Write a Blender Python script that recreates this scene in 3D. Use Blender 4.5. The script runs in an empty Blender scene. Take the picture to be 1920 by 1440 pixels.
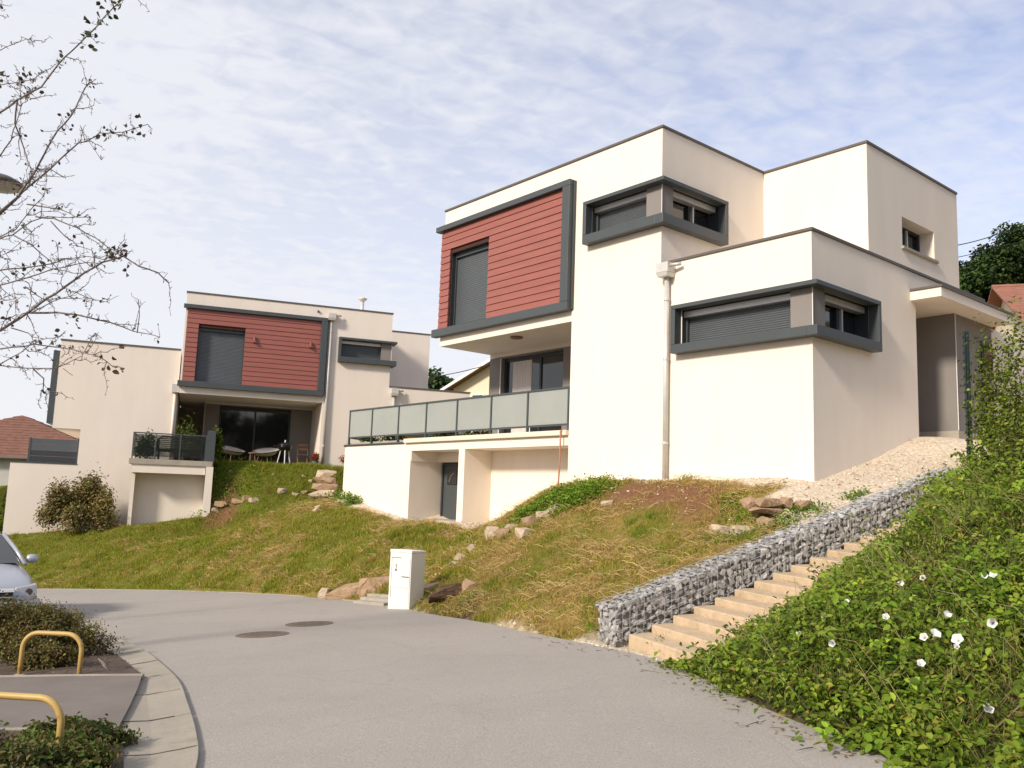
import bpy, bmesh, math, random
import numpy as np
from mathutils import Vector, Matrix
from mathutils.geometry import delaunay_2d_cdt

random.seed(7)
rng = np.random.default_rng(11)
R = math.radians
scene = bpy.context.scene
COL = scene.collection

# ------------------------------------------------------------------ camera
PITCH, ROLL, FPX, HC = 0.1325, 0.0351, 1618.2, 1.65
_f = Vector((0, math.cos(PITCH), math.sin(PITCH)))
_r = Vector((1, 0, 0))
_u = _r.cross(_f)
C_R = math.cos(ROLL) * _r + math.sin(ROLL) * _u
C_U = -math.sin(ROLL) * _r + math.cos(ROLL) * _u
C_F = _f
cam_d = bpy.data.cameras.new("camera")
cam = bpy.data.objects.new("camera", cam_d)
COL.objects.link(cam)
cam.matrix_world = Matrix(((C_R.x, C_U.x, -C_F.x, 0), (C_R.y, C_U.y, -C_F.y, 0), (C_R.z, C_U.z, -C_F.z, HC), (0, 0, 0, 1)))
cam_d.sensor_width = 36
cam_d.lens = FPX / 1920 * 36
cam_d.clip_start = 0.05
cam_d.clip_end = 3000
scene.camera = cam

# ------------------------------------------------------------------ light
SUN_HEAD, SUN_EL = 43.0, 31.0       # heading the light travels to (clockwise from +Y), elevation
world = bpy.data.worlds.new("World")
scene.world = world
world.use_nodes = True
wn = world.node_tree
wn.nodes.clear()
W = lambda t: wn.nodes.new(t)
w_out = W("ShaderNodeOutputWorld")
w_bg = W("ShaderNodeBackground")
w_sky = W("ShaderNodeTexSky")
w_sky.sky_type = 'NISHITA'
w_sky.sun_disc = False
w_sky.sun_elevation = R(SUN_EL)
w_sky.sun_rotation = R(SUN_HEAD + 180)
w_sky.altitude = 350
w_sky.air_density = 1.2
w_sky.dust_density = 1.5
w_bg.inputs['Strength'].default_value = 0.160
# thin rippled cloud deck: direction projected on a high plane
w_tc = W("ShaderNodeTexCoord")
w_sep = W("ShaderNodeSeparateXYZ")
wn.links.new(w_tc.outputs['Generated'], w_sep.inputs[0])
def wmath(op, a, b=None, c=None, clamp=False):
    n = W("ShaderNodeMath"); n.operation = op; n.use_clamp = clamp
    for i, v in enumerate((a, b, c)):
        if v is None: continue
        if isinstance(v, (int, float)): n.inputs[i].default_value = v
        else: wn.links.new(v, n.inputs[i])
    return n.outputs[0]
zz = wmath('ADD', wmath('MAXIMUM', w_sep.outputs[2], 0.0), 0.12)
cxy = W("ShaderNodeCombineXYZ")
wn.links.new(wmath('DIVIDE', w_sep.outputs[0], zz), cxy.inputs[0])
wn.links.new(wmath('DIVIDE', w_sep.outputs[1], zz), cxy.inputs[1])
def wmap(scale, rot, loc=(0, 0, 0)):
    m = W("ShaderNodeMapping"); m.inputs['Scale'].default_value = scale; m.inputs['Rotation'].default_value = (0, 0, R(rot)); m.inputs['Location'].default_value = loc
    wn.links.new(cxy.outputs[0], m.inputs[0]); return m.outputs[0]
def wnoise(vec, scale, detail, rough, dist):
    n = W("ShaderNodeTexNoise"); n.inputs['Scale'].default_value = scale; n.inputs['Detail'].default_value = detail
    n.inputs['Roughness'].default_value = rough; n.inputs['Distortion'].default_value = dist
    wn.links.new(vec, n.inputs['Vector']); return n.outputs['Fac']
big = wnoise(wmap((1, 1, 1), 0, (3.1, 1.7, 0)), 0.9, 4, 0.55, 0.3)
def wmap2(scale, rot):
    m = W("ShaderNodeMapping"); m.inputs['Scale'].default_value = scale
    wn.links.new(wmap((1, 1, 1), rot), m.inputs[0]); return m.outputs[0]
rip = wnoise(wmap2((3.6, 6.4, 1), -24), 2.3, 2, 0.5, 0.5)
fine = wnoise(wmap2((4.0, 5.0, 1), 24), 3.0, 4, 0.55, 0.6)
dens = wmath('ADD', wmath('MULTIPLY', big, 1.3), wmath('ADD', wmath('MULTIPLY', rip, 0.80), wmath('MULTIPLY', fine, 0.75)))
side = wmath('MULTIPLY_ADD', w_sep.outputs[0], -1.0, 0.62, clamp=True)      # cloud deck thins out to the east
cov = wmath('ADD', wmath('MULTIPLY', wmath('MULTIPLY_ADD', dens, 2.1, -2.45, clamp=True), 0.45), wmath('MULTIPLY', side, 0.72), clamp=True)
low = wmath('SUBTRACT', 1.0, wmath('MULTIPLY', w_sep.outputs[2], 2.2, clamp=True))
cov2 = wmath('MULTIPLY', wmath('ADD', cov, wmath('MULTIPLY', low, 0.30), clamp=True), 0.93)
w_mix = W("ShaderNodeMix"); w_mix.data_type = 'RGBA'
wn.links.new(cov2, w_mix.inputs['Factor'])
w_hs = W("ShaderNodeMix"); w_hs.data_type = 'RGBA'; w_hs.blend_type = 'MULTIPLY'; w_hs.inputs['Factor'].default_value = 1
wn.links.new(w_sky.outputs[0], w_hs.inputs[6])
w_hs.inputs[7].default_value = (1.12, 0.91, 0.93, 1)
wn.links.new(w_hs.outputs[2], w_mix.inputs[6])
w_mix.inputs[7].default_value = (4.12, 4.17, 4.42, 1)
wn.links.new(w_mix.outputs[2], w_bg.inputs['Color'])
wn.links.new(w_bg.outputs[0], w_out.inputs[0])

sun_d = bpy.data.lights.new("sun", 'SUN')
sun_d.energy = 3.4
sun_d.angle = R(8)
sun_d.color = (1.0, 0.90, 0.76)
sun = bpy.data.objects.new("sun", sun_d)
COL.objects.link(sun)
L = Vector((math.sin(R(SUN_HEAD)) * math.cos(R(SUN_EL)), math.cos(R(SUN_HEAD)) * math.cos(R(SUN_EL)), -math.sin(R(SUN_EL))))
sun.rotation_euler = L.to_track_quat('-Z', 'Y').to_euler()
sun.location = (-30, -20, 40)

vs = scene.view_settings
vs.view_transform = 'Standard'
vs.look = 'None'
vs.exposure = 0.42
vs.gamma = 1
vs.use_curve_mapping = False
scene.cycles.max_bounces = 6
scene.cycles.transparent_max_bounces = 8

# ------------------------------------------------------------------ small maths
def ray(px, py):
    return (C_R * ((px - 960) / FPX) - C_U * ((py - 720) / FPX) + C_F)
CAM = Vector((0, 0, HC))
def at_y(px, py, Y):
    d = ray(px, py); return CAM + d * (Y / d.y)
def at_z(px, py, Z):
    d = ray(px, py); return CAM + d * ((Z - HC) / d.z)

class Frame:
    def __init__(s, yaw, x, y, z):
        s.yaw = yaw; s.o = Vector((x, y, z))
        s.U = Vector((math.cos(yaw), -math.sin(yaw), 0)); s.V = Vector((math.sin(yaw), math.cos(yaw), 0))
    def w(s, u, v, z): return s.o + s.U * u + s.V * v + Vector((0, 0, z))
    def l(s, x, y):
        dx, dy = x - s.o.x, y - s.o.y
        return dx * s.U.x + dy * s.U.y, dx * s.V.x + dy * s.V.y
H1 = Frame(0.8727, 2.932, 16.998, 3.21)
H2 = Frame(-0.35, -4.86, 33.90, 2.64)

def zroad(x, y): return 0.06 * x - 0.03 * np.maximum(y - 8, 0)

# hash value noise
def vnoise(x, y, seed=0):
    xi = np.floor(x).astype(np.int64); yi = np.floor(y).astype(np.int64)
    fx = x - xi; fy = y - yi
    fx = fx * fx * (3 - 2 * fx); fy = fy * fy * (3 - 2 * fy)
    def h(a, b):
        n = (a * 374761393 + b * 668265263 + seed * 974634541) & 0x7fffffff
        n = ((n ^ (n >> 13)) * 1274126177) & 0x7fffffff
        return ((n ^ (n >> 16)) & 0xffff) / 65535.0
    return (h(xi, yi) * (1 - fx) + h(xi + 1, yi) * fx) * (1 - fy) + (h(xi, yi + 1) * (1 - fx) + h(xi + 1, yi + 1) * fx) * fy
def fbm(x, y, s, seed=0, o=4):
    t = 0; a = 0.5; n = 0
    for i in range(o):
        t = t + a * vnoise(x * s, y * s, seed + i); n += a; a *= 0.5; s *= 2.03
    return t / n

# ------------------------------------------------------------------ materials
def mat(name, color, rough=0.7, metal=0.0, var=0.0, vscale=3.0, bump=0.0, bscale=40.0, color2=None, attr=None, spec=0.5, detail=5, trans=0.0, stretch=(1, 1, 1), spots=None):
    m = bpy.data.materials.new(name); m.use_nodes = True
    nt = m.node_tree; b = nt.nodes['Principled BSDF']
    b.inputs['Roughness'].default_value = rough; b.inputs['Metallic'].default_value = metal
    b.inputs['Specular IOR Level'].default_value = spec
    b.inputs['Base Color'].default_value = (*color, 1)
    tc = nt.nodes.new("ShaderNodeTexCoord")
    mp = nt.nodes.new("ShaderNodeMapping"); mp.inputs['Scale'].default_value = stretch
    nt.links.new(tc.outputs['Object'], mp.inputs[0])
    src = None
    if attr:
        a = nt.nodes.new("ShaderNodeAttribute"); a.attribute_name = attr; src = a.outputs['Color']
    if var or color2:
        n = nt.nodes.new("ShaderNodeTexNoise"); n.inputs['Scale'].default_value = vscale; n.inputs['Detail'].default_value = detail; n.inputs['Roughness'].default_value = 0.65
        nt.links.new(mp.outputs[0], n.inputs['Vector'])
        if color2:
            mr = nt.nodes.new("ShaderNodeMapRange"); mr.inputs[1].default_value = 0.35; mr.inputs[2].default_value = 0.65
            nt.links.new(n.outputs['Fac'], mr.inputs[0])
            mx = nt.nodes.new("ShaderNodeMix"); mx.data_type = 'RGBA'
            mx.inputs[6].default_value = (*color, 1); mx.inputs[7].default_value = (*color2, 1)
            nt.links.new(mr.outputs[0], mx.inputs['Factor']); src = mx.outputs[2]
        if var:
            mr = nt.nodes.new("ShaderNodeMapRange"); mr.inputs[1].default_value = 0.3; mr.inputs[2].default_value = 0.7
            mr.inputs[3].default_value = 1 - var; mr.inputs[4].default_value = 1 + var
            nt.links.new(n.outputs['Fac'], mr.inputs[0])
            mx = nt.nodes.new("ShaderNodeMix"); mx.data_type = 'RGBA'; mx.blend_type = 'MULTIPLY'; mx.inputs['Factor'].default_value = 1
            if src: nt.links.new(src, mx.inputs[6])
            else: mx.inputs[6].default_value = (*color, 1)
            cc = nt.nodes.new("ShaderNodeCombineColor")
            for i in range(3): nt.links.new(mr.outputs[0], cc.inputs[i])
            nt.links.new(cc.outputs[0], mx.inputs[7]); src = mx.outputs[2]
    if spots:
        col, sc, lo, hi = spots
        n = nt.nodes.new("ShaderNodeTexNoise"); n.inputs['Scale'].default_value = sc; n.inputs['Detail'].default_value = 6; n.inputs['Roughness'].default_value = 0.7
        nt.links.new(mp.outputs[0], n.inputs['Vector'])
        mr = nt.nodes.new("ShaderNodeMapRange"); mr.inputs[1].default_value = lo; mr.inputs[2].default_value = hi
        nt.links.new(n.outputs['Fac'], mr.inputs[0])
        mx = nt.nodes.new("ShaderNodeMix"); mx.data_type = 'RGBA'
        nt.links.new(mr.outputs[0], mx.inputs['Factor'])
        if src: nt.links.new(src, mx.inputs[6])
        else: mx.inputs[6].default_value = (*color, 1)
        mx.inputs[7].default_value = (*col, 1); src = mx.outputs[2]
    if src: nt.links.new(src, b.inputs['Base Color'])
    if bump:
        n2 = nt.nodes.new("ShaderNodeTexNoise"); n2.inputs['Scale'].default_value = bscale; n2.inputs['Detail'].default_value = 4
        nt.links.new(mp.outputs[0], n2.inputs['Vector'])
        bp = nt.nodes.new("ShaderNodeBump"); bp.inputs['Strength'].default_value = bump; bp.inputs['Distance'].default_value = 0.02
        nt.links.new(n2.outputs['Fac'], bp.inputs['Height']); nt.links.new(bp.outputs[0], b.inputs['Normal'])
    if trans:
        out = nt.nodes['Material Output']
        tr = nt.nodes.new("ShaderNodeBsdfTranslucent"); ms = nt.nodes.new("ShaderNodeMixShader"); ms.inputs[0].default_value = trans
        if src: nt.links.new(src, tr.inputs[0])
        else: tr.inputs[0].default_value = (*color, 1)
        nt.links.new(b.outputs[0], ms.inputs[1]); nt.links.new(tr.outputs[0], ms.inputs[2]); nt.links.new(ms.outputs[0], out.inputs[0])
    return m

M = {}
M['render'] = mat('cream_render', (0.80, 0.72, 0.62), 0.9, var=0.035, vscale=1.6, stretch=(1, 1, 0.25), bump=0.12, bscale=90, spec=0.2)
M['render2'] = mat('beige_render', (0.735, 0.66, 0.58), 0.9, var=0.035, vscale=1.6, stretch=(1, 1, 0.25), bump=0.12, bscale=90, spec=0.2)
M['grey_render'] = mat('grey_render', (0.235, 0.215, 0.20), 0.9, var=0.05, vscale=1.2, bump=0.12, bscale=90, spec=0.2)
M['trim'] = mat('white_trim', (0.75, 0.73, 0.7), 0.6)
M['anthracite'] = mat('anthracite_metal', (0.060, 0.070, 0.074), 0.42, var=0.06, vscale=2, spec=0.45)
M['dark_reveal'] = mat('dark_reveal_metal', (0.030, 0.036, 0.044), 0.5)
M['shutter'] = mat('shutter_grey', (0.085, 0.096, 0.104), 0.38, var=0.05, vscale=3)
M['coping'] = mat('coping_metal', (0.105, 0.088, 0.075), 0.5)
M['board'] = mat('red_board', (0.275, 0.086, 0.064), 0.48, var=0.12, vscale=2.0, bump=0.15, bscale=30, stretch=(0.6, 3, 6), spec=0.55)
M['board_back'] = mat('board_backing', (0.05, 0.015, 0.012), 0.9)
M['zinc'] = mat('zinc', (0.58, 0.56, 0.53), 0.45, metal=0.25, var=0.1, vscale=4)
M['aluminium'] = mat('aluminium', (0.55, 0.54, 0.52), 0.4, metal=0.4)
M['glass'] = mat('dark_glass', (0.018, 0.020, 0.022), 0.04, spec=0.9)
M['frosted'] = mat('frosted_glass', (0.46, 0.485, 0.455), 0.35, var=0.05, vscale=0.8, trans=0.35, spec=0.4)
M['smoke_glass'] = bpy.data.materials.new('smoke_glass'); M['smoke_glass'].use_nodes = True
_nt = M['smoke_glass'].node_tree; _b = _nt.nodes['Principled BSDF']; _b.inputs['Base Color'].default_value = (0.03, 0.035, 0.035, 1); _b.inputs['Roughness'].default_value = 0.05
_t = _nt.nodes.new("ShaderNodeBsdfTransparent"); _t.inputs[0].default_value = (0.8, 0.82, 0.8, 1); _m = _nt.nodes.new("ShaderNodeMixShader"); _m.inputs[0].default_value = 0.62
_nt.links.new(_b.outputs[0], _m.inputs[1]); _nt.links.new(_t.outputs[0], _m.inputs[2]); _nt.links.new(_m.outputs[0], _nt.nodes['Material Output'].inputs[0])
M['curtain'] = mat('curtain', (0.62, 0.56, 0.53), 0.9, var=0.1, vscale=3, stretch=(6, 6, 0.5))
M['concrete'] = mat('concrete', (0.36, 0.325, 0.275), 0.9, var=0.14, vscale=2.2, bump=0.25, bscale=60, spots=((0.20, 0.18, 0.15), 7, 0.58, 0.8), spec=0.25)
M['terrace'] = mat('terrace_bounce_pale', (0.70, 0.61, 0.50), 0.8, var=0.08, vscale=3)  # floor colour set pale to bounce more light up onto the soffits
M['kerb'] = mat('kerb_concrete', (0.315, 0.285, 0.235), 0.9, var=0.12, vscale=1.6, bump=0.25, bscale=70, spots=((0.23, 0.20, 0.15), 5, 0.56, 0.8), spec=0.25)
M['step'] = mat('step_concrete', (0.50, 0.385, 0.26), 0.95, var=0.14, vscale=5, bump=0.5, bscale=45, spots=((0.28, 0.20, 0.13), 14, 0.56, 0.75), spec=0.2)
M['asphalt'] = mat('asphalt', (0.342, 0.312, 0.281), 0.92, var=0.07, vscale=0.6, bump=0.25, bscale=420, detail=10, spots=((0.29, 0.262, 0.238), 0.3, 0.52, 0.8), spec=0.25)
def asphalt_grit(m):
    nt = m.node_tree; b = nt.nodes['Principled BSDF']; old = b.inputs['Base Color'].links[0].from_socket
    tc = nt.nodes.new("ShaderNodeTexCoord")
    def mul(prev, fac_socket, lo, hi, a, c):
        mr = nt.nodes.new("ShaderNodeMapRange"); mr.inputs[1].default_value = lo; mr.inputs[2].default_value = hi; mr.inputs[3].default_value = a; mr.inputs[4].default_value = c
        nt.links.new(fac_socket, mr.inputs[0]); mx = nt.nodes.new("ShaderNodeMix"); mx.data_type = 'RGBA'; mx.blend_type = 'MULTIPLY'; mx.inputs['Factor'].default_value = 1
        cc = nt.nodes.new("ShaderNodeCombineColor")
        for k in range(3): nt.links.new(mr.outputs[0], cc.inputs[k])
        nt.links.new(prev, mx.inputs[6]); nt.links.new(cc.outputs[0], mx.inputs[7]); return mx.outputs[2]
    n1 = nt.nodes.new("ShaderNodeTexNoise"); n1.inputs['Scale'].default_value = 75; n1.inputs['Detail'].default_value = 3; nt.links.new(tc.outputs['Object'], n1.inputs['Vector'])
    c = mul(old, n1.outputs['Fac'], .3, .7, .80, 1.18)
    n2 = nt.nodes.new("ShaderNodeTexNoise"); n2.inputs['Scale'].default_value = 1.3; n2.inputs['Detail'].default_value = 4; nt.links.new(tc.outputs['Object'], n2.inputs['Vector'])
    ad = nt.nodes.new("ShaderNodeMix"); ad.data_type = 'RGBA'; ad.inputs['Factor'].default_value = .35; nt.links.new(tc.outputs['Object'], ad.inputs[6]); nt.links.new(n2.outputs['Color'], ad.inputs[7])
    v = nt.nodes.new("ShaderNodeTexVoronoi"); v.feature = 'DISTANCE_TO_EDGE'; v.inputs['Scale'].default_value = .62; nt.links.new(ad.outputs[2], v.inputs['Vector'])
    c = mul(c, v.outputs['Distance'], 0.0, 0.008, .93, 1.0)
    nt.links.new(c, b.inputs['Base Color'])
asphalt_grit(M['asphalt'])
M['path_asphalt'] = mat('path_asphalt', (0.20, 0.175, 0.155), 0.95, var=0.12, vscale=1.5, bump=0.5, bscale=150, spec=0.25)
M['iron'] = mat('rusty_iron', (0.15, 0.115, 0.085), 0.75, var=0.3, vscale=20, bump=0.4, bscale=60)
M['yellow'] = mat('yellow_paint', (0.47, 0.315, 0.095), 0.5, var=0.1, vscale=6, spots=((0.33, 0.16, 0.05), 9, 0.58, 0.72))
M['soil'] = mat('soil', (0.085, 0.058, 0.042), 0.95, var=0.4, vscale=12, bump=0.8, bscale=40)
M['rock'] = mat('limestone_rock', (0.36, 0.245, 0.155), 0.92, var=0.22, vscale=4, bump=0.9, bscale=14, spots=((0.15, 0.10, 0.065), 5, 0.55, 0.72), spec=0.2)
M['rock_pale'] = mat('pale_rock', (0.46, 0.365, 0.26), 0.92, var=0.25, vscale=5, bump=0.9, bscale=16, spots=((0.22, 0.16, 0.10), 5, 0.56, 0.74), spec=0.2)
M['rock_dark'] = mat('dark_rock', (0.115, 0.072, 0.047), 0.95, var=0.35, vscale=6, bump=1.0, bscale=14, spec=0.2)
M['gabion'] = mat('gabion_stone', (0.44, 0.43, 0.42), 0.85, var=0.3, vscale=9, bump=0.6, bscale=25, spec=0.25)
M['gabion2'] = mat('gabion_stone_pale', (0.53, 0.515, 0.50), 0.85, var=0.22, vscale=9, bump=0.6, bscale=25, spec=0.25)
M['gabion3'] = mat('gabion_stone_dark', (0.34, 0.33, 0.325), 0.85, var=0.3, vscale=9, bump=0.6, bscale=25, spec=0.25)
M['fill'] = mat('gabion_fill', (0.24, 0.235, 0.23), 0.95, var=0.3, vscale=12)
M['wire'] = mat('wire_steel', (0.45, 0.45, 0.45), 0.5, metal=0.4)
M['pebble'] = mat('pebble', (0.60, 0.50, 0.39), 0.95, attr='tint', spec=0.2)
M['ground'] = mat('ground', (0.2, 0.2, 0.1), 0.97, attr='tint', var=0.28, vscale=14, bump=0.9, bscale=24, detail=8, spec=0.15)
M['grass'] = mat('grass_blade', (0.1, 0.12, 0.03), 0.75, attr='tint', trans=0.25, spec=0.15)
M['leaf'] = mat('leaf', (0.06, 0.1, 0.02), 0.6, attr='tint', trans=0.28, spec=0.16)
M['leaf_far'] = mat('leaf_far', (0.05, 0.08, 0.02), 0.7, attr='tint', trans=0.15, spec=0.2)
M['bark'] = mat('bark', (0.19, 0.155, 0.14), 0.9, var=0.3, vscale=15, bump=0.5, bscale=40)
M['wood'] = mat('wood', (0.24, 0.13, 0.075), 0.7, var=0.25, vscale=5, stretch=(1, 1, 8))
M['wicker'] = mat('wicker', (0.050, 0.038, 0.032), 0.6, var=0.3, vscale=30)
M['petal'] = mat('white_petal', (0.80, 0.80, 0.78), 0.6, trans=0.2)
M['red_flower'] = mat('red_flower', (0.55, 0.05, 0.03), 0.6, var=0.3, vscale=20)
M['white_pvc'] = mat('white_cabinet', (0.74, 0.71, 0.66), 0.55, var=0.05, vscale=3, spots=((0.55, 0.5, 0.43), 3, 0.62, 0.85))
M['line'] = mat('seam_dark', (0.10, 0.085, 0.08), 0.8)
M['ink'] = mat('black_ink', (0.02, 0.02, 0.025), 0.6)
M['tile_brown'] = mat('brown_tile', (0.185, 0.085, 0.058), 0.85, var=0.25, vscale=3)
M['tile_red'] = mat('red_tile', (0.27, 0.120, 0.085), 0.85, var=0.2, vscale=3)
M['house_cream'] = mat('house_cream', (0.70, 0.61, 0.45), 0.9, var=0.04)
M['house_grey'] = mat('house_grey', (0.50, 0.48, 0.45), 0.9, var=0.05)
M['white_paint'] = mat('white_paint', (0.75, 0.74, 0.72), 0.6)
M['black_enamel'] = mat('black_enamel', (0.012, 0.012, 0.014), 0.2)
M['car'] = mat('silver_car_paint', (0.40, 0.42, 0.47), 0.28, metal=0.35, spec=0.6)
M['car_glass'] = mat('car_glass', (0.05, 0.055, 0.06), 0.05, spec=0.8)
M['black_plastic'] = mat('black_plastic', (0.02, 0.02, 0.022), 0.6)
M['lens'] = mat('lamp_lens', (0.52, 0.52, 0.50), 0.12, metal=0.2, spec=0.8)
M['rubber'] = mat('rubber', (0.025, 0.025, 0.025), 0.85)
M['plate'] = mat('plate_white', (0.65, 0.62, 0.5), 0.5)
M['green_metal'] = mat('green_post_metal', (0.020, 0.034, 0.034), 0.5)
M['orange'] = mat('orange_hose', (0.42, 0.16, 0.08), 0.6)
M['pot'] = mat('grey_pot', (0.16, 0.16, 0.165), 0.7)
M['cushion'] = mat('pale_cushion', (0.55, 0.52, 0.47), 0.9)
M['lamp_diffuser'] = mat('lamp_diffuser', (0.42, 0.40, 0.36), 0.4)
M['leaf_dead'] = mat('dead_leaf', (0.10, 0.075, 0.03), 0.7, attr='tint', trans=0.2)

# ------------------------------------------------------------------ mesh helpers
class MB:
    def __init__(s): s.v = []; s.f = []; s.m = []
    def add(s, vs_, fs, mi=0):
        o = len(s.v); s.v += [tuple(p) for p in vs_]
        for f in fs: s.f.append(tuple(i + o for i in f)); s.m.append(mi)
        return s
    def box(s, x0, x1, y0, y1, z0, z1, mi=0):
        if x0 > x1: x0, x1 = x1, x0
        if y0 > y1: y0, y1 = y1, y0
        if z0 > z1: z0, z1 = z1, z0
        v = [(x0, y0, z0), (x1, y0, z0), (x1, y1, z0), (x0, y1, z0), (x0, y0, z1), (x1, y0, z1), (x1, y1, z1), (x0, y1, z1)]
        return s.add(v, [(0, 3, 2, 1), (4, 5, 6, 7), (0, 1, 5, 4), (1, 2, 6, 5), (2, 3, 7, 6), (3, 0, 4, 7)], mi)
    def hexa(s, p, mi=0):      # 8 points ordered as in box
        return s.add(p, [(0, 3, 2, 1), (4, 5, 6, 7), (0, 1, 5, 4), (1, 2, 6, 5), (2, 3, 7, 6), (3, 0, 4, 7)], mi)
    def quad(s, a, b, c, d, mi=0): return s.add([a, b, c, d], [(0, 1, 2, 3)], mi)
    def tube(s, pts, rad, n=8, mi=0, cap=True):
        pts = [Vector(p) for p in pts]; k = len(pts)
        if not hasattr(rad, '__len__'): rad = [rad] * k
        ring = []; up = Vector((0, 0, 1)); prev = None
        for i, p in enumerate(pts):
            t = (pts[min(i + 1, k - 1)] - pts[max(i - 1, 0)])
            t = t.normalized() if t.length > 1e-9 else up
            if prev is None:
                a = t.cross(up)
                if a.length < 0.05: a = t.cross(Vector((1, 0, 0)))
            else:
                a = prev - t * prev.dot(t)
            a.normalize(); prev = a; b = t.cross(a)
            ring.append([p + (a * math.cos(2 * math.pi * j / n) + b * math.sin(2 * math.pi * j / n)) * rad[i] for j in range(n)])
        vs_ = [q for r_ in ring for q in r_]; fs = []
        for i in range(k - 1):
            for j in range(n):
                fs.append((i * n + j, i * n + (j + 1) % n, (i + 1) * n + (j + 1) % n, (i + 1) * n + j))
        if cap:
            fs.append(tuple(range(n))[::-1]); fs.append(tuple((k - 1) * n + j for j in range(n)))
        return s.add(vs_, fs, mi)
    def lathe(s, c, prof, n=16, mi=0, ax='z'):
        vs_ = []; fs = []
        for r_, h in prof:
            for j in range(n):
                a = 2 * math.pi * j / n
                if ax == 'z': vs_.append((c[0] + r_ * math.cos(a), c[1] + r_ * math.sin(a), c[2] + h))
                elif ax == 'y': vs_.append((c[0] + r_ * math.cos(a), c[1] + h, c[2] + r_ * math.sin(a)))
                else: vs_.append((c[0] + h, c[1] + r_ * math.cos(a), c[2] + r_ * math.sin(a)))
        for i in range(len(prof) - 1):
            for j in range(n): fs.append((i * n + j, i * n + (j + 1) % n, (i + 1) * n + (j + 1) % n, (i + 1) * n + j))
        fs.append(tuple(range(n))[::-1]); fs.append(tuple((len(prof) - 1) * n + j for j in range(n)))
        return s.add(vs_, fs, mi)
    def build(s, name, mats, parent=None, smooth=False, bevel=0.0, loc=None):
        me = bpy.data.meshes.new(name)
        me.from_pydata(s.v, [], s.f)
        if not isinstance(mats, (list, tuple)): mats = [mats]
        for m_ in mats: me.materials.append(m_)
        if len(mats) > 1: me.polygons.foreach_set('material_index', s.m)
        bm = bmesh.new(); bm.from_mesh(me); bmesh.ops.recalc_face_normals(bm, faces=bm.faces); bm.to_mesh(me); bm.free()
        if smooth: me.polygons.foreach_set('use_smooth', [True] * len(me.polygons))
        me.update()
        o = bpy.data.objects.new(name, me); COL.objects.link(o)
        if parent: o.parent = parent
        if loc is not None: o.location = loc
        if bevel:
            b = o.modifiers.new('bevel', 'BEVEL'); b.width = bevel; b.segments = 2; b.limit_method = 'ANGLE'; b.angle_limit = R(40)
        return o

def empty(name, loc, rz=0.0):
    o = bpy.data.objects.new(name, None); COL.objects.link(o); o.location = loc; o.rotation_euler = (0, 0, rz); o.empty_display_size = 0.2
    return o
def tag(o, label=None, cat=None, group=None, kind=None):
    if label: o['label'] = label
    if cat: o['category'] = cat
    if group: o['group'] = group
    if kind: o['kind'] = kind
    return o
def thing(name, loc, label, cat, group=None, rz=0.0): return tag(empty(name, loc, rz), label, cat, group)
def link_copy(o, parent=None):
    c = o.copy(); COL.objects.link(c)
    if parent: c.parent = parent
    return c

def mesh_np(name, V, F, material, tint=None, parent=None, smooth=False):
    """V (n,3); F (m,k) all faces with k corners; tint (n,3)"""
    V = np.asarray(V, np.float32); F = np.asarray(F, np.int32); k = F.shape[1]
    me = bpy.data.meshes.new(name)
    me.vertices.add(len(V)); me.vertices.foreach_set('co', V.ravel())
    me.loops.add(F.size); me.loops.foreach_set('vertex_index', F.ravel())
    me.polygons.add(len(F)); me.polygons.foreach_set('loop_start', np.arange(0, F.size, k, dtype=np.int32))
    me.polygons.foreach_set('loop_total', np.full(len(F), k, np.int32))
    if smooth: me.polygons.foreach_set('use_smooth', np.ones(len(F), bool))
    me.update(calc_edges=True)
    if tint is not None:
        a = me.color_attributes.new('tint', 'FLOAT_COLOR', 'POINT')
        a.data.foreach_set('color', np.concatenate([np.clip(tint, 0, 1), np.ones((len(V), 1))], 1).astype(np.float32).ravel())
    me.materials.append(material)
    o = bpy.data.objects.new(name, me); COL.objects.link(o)
    if parent: o.parent = parent
    return o

def hull_mesh(name, n, size, seed, material, flat=0.0):
    r_ = random.Random(seed); bm = bmesh.new()
    for _ in range(n):
        d = Vector((r_.gauss(0, 1), r_.gauss(0, 1), r_.gauss(0, 1))).normalized()
        d = Vector([max(-0.72, min(0.72, c)) for c in d]) * r_.uniform(0.85, 1.05)
        bm.verts.new((d.x * size[0], d.y * size[1], d.z * size[2]))
    g = bmesh.ops.convex_hull(bm, input=bm.verts)
    bmesh.ops.delete(bm, geom=[v for v in bm.verts if not v.link_faces], context='VERTS')
    bmesh.ops.recalc_face_normals(bm, faces=bm.faces)
    me = bpy.data.meshes.new(name); bm.to_mesh(me); bm.free(); me.materials.append(material)
    return me

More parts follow.
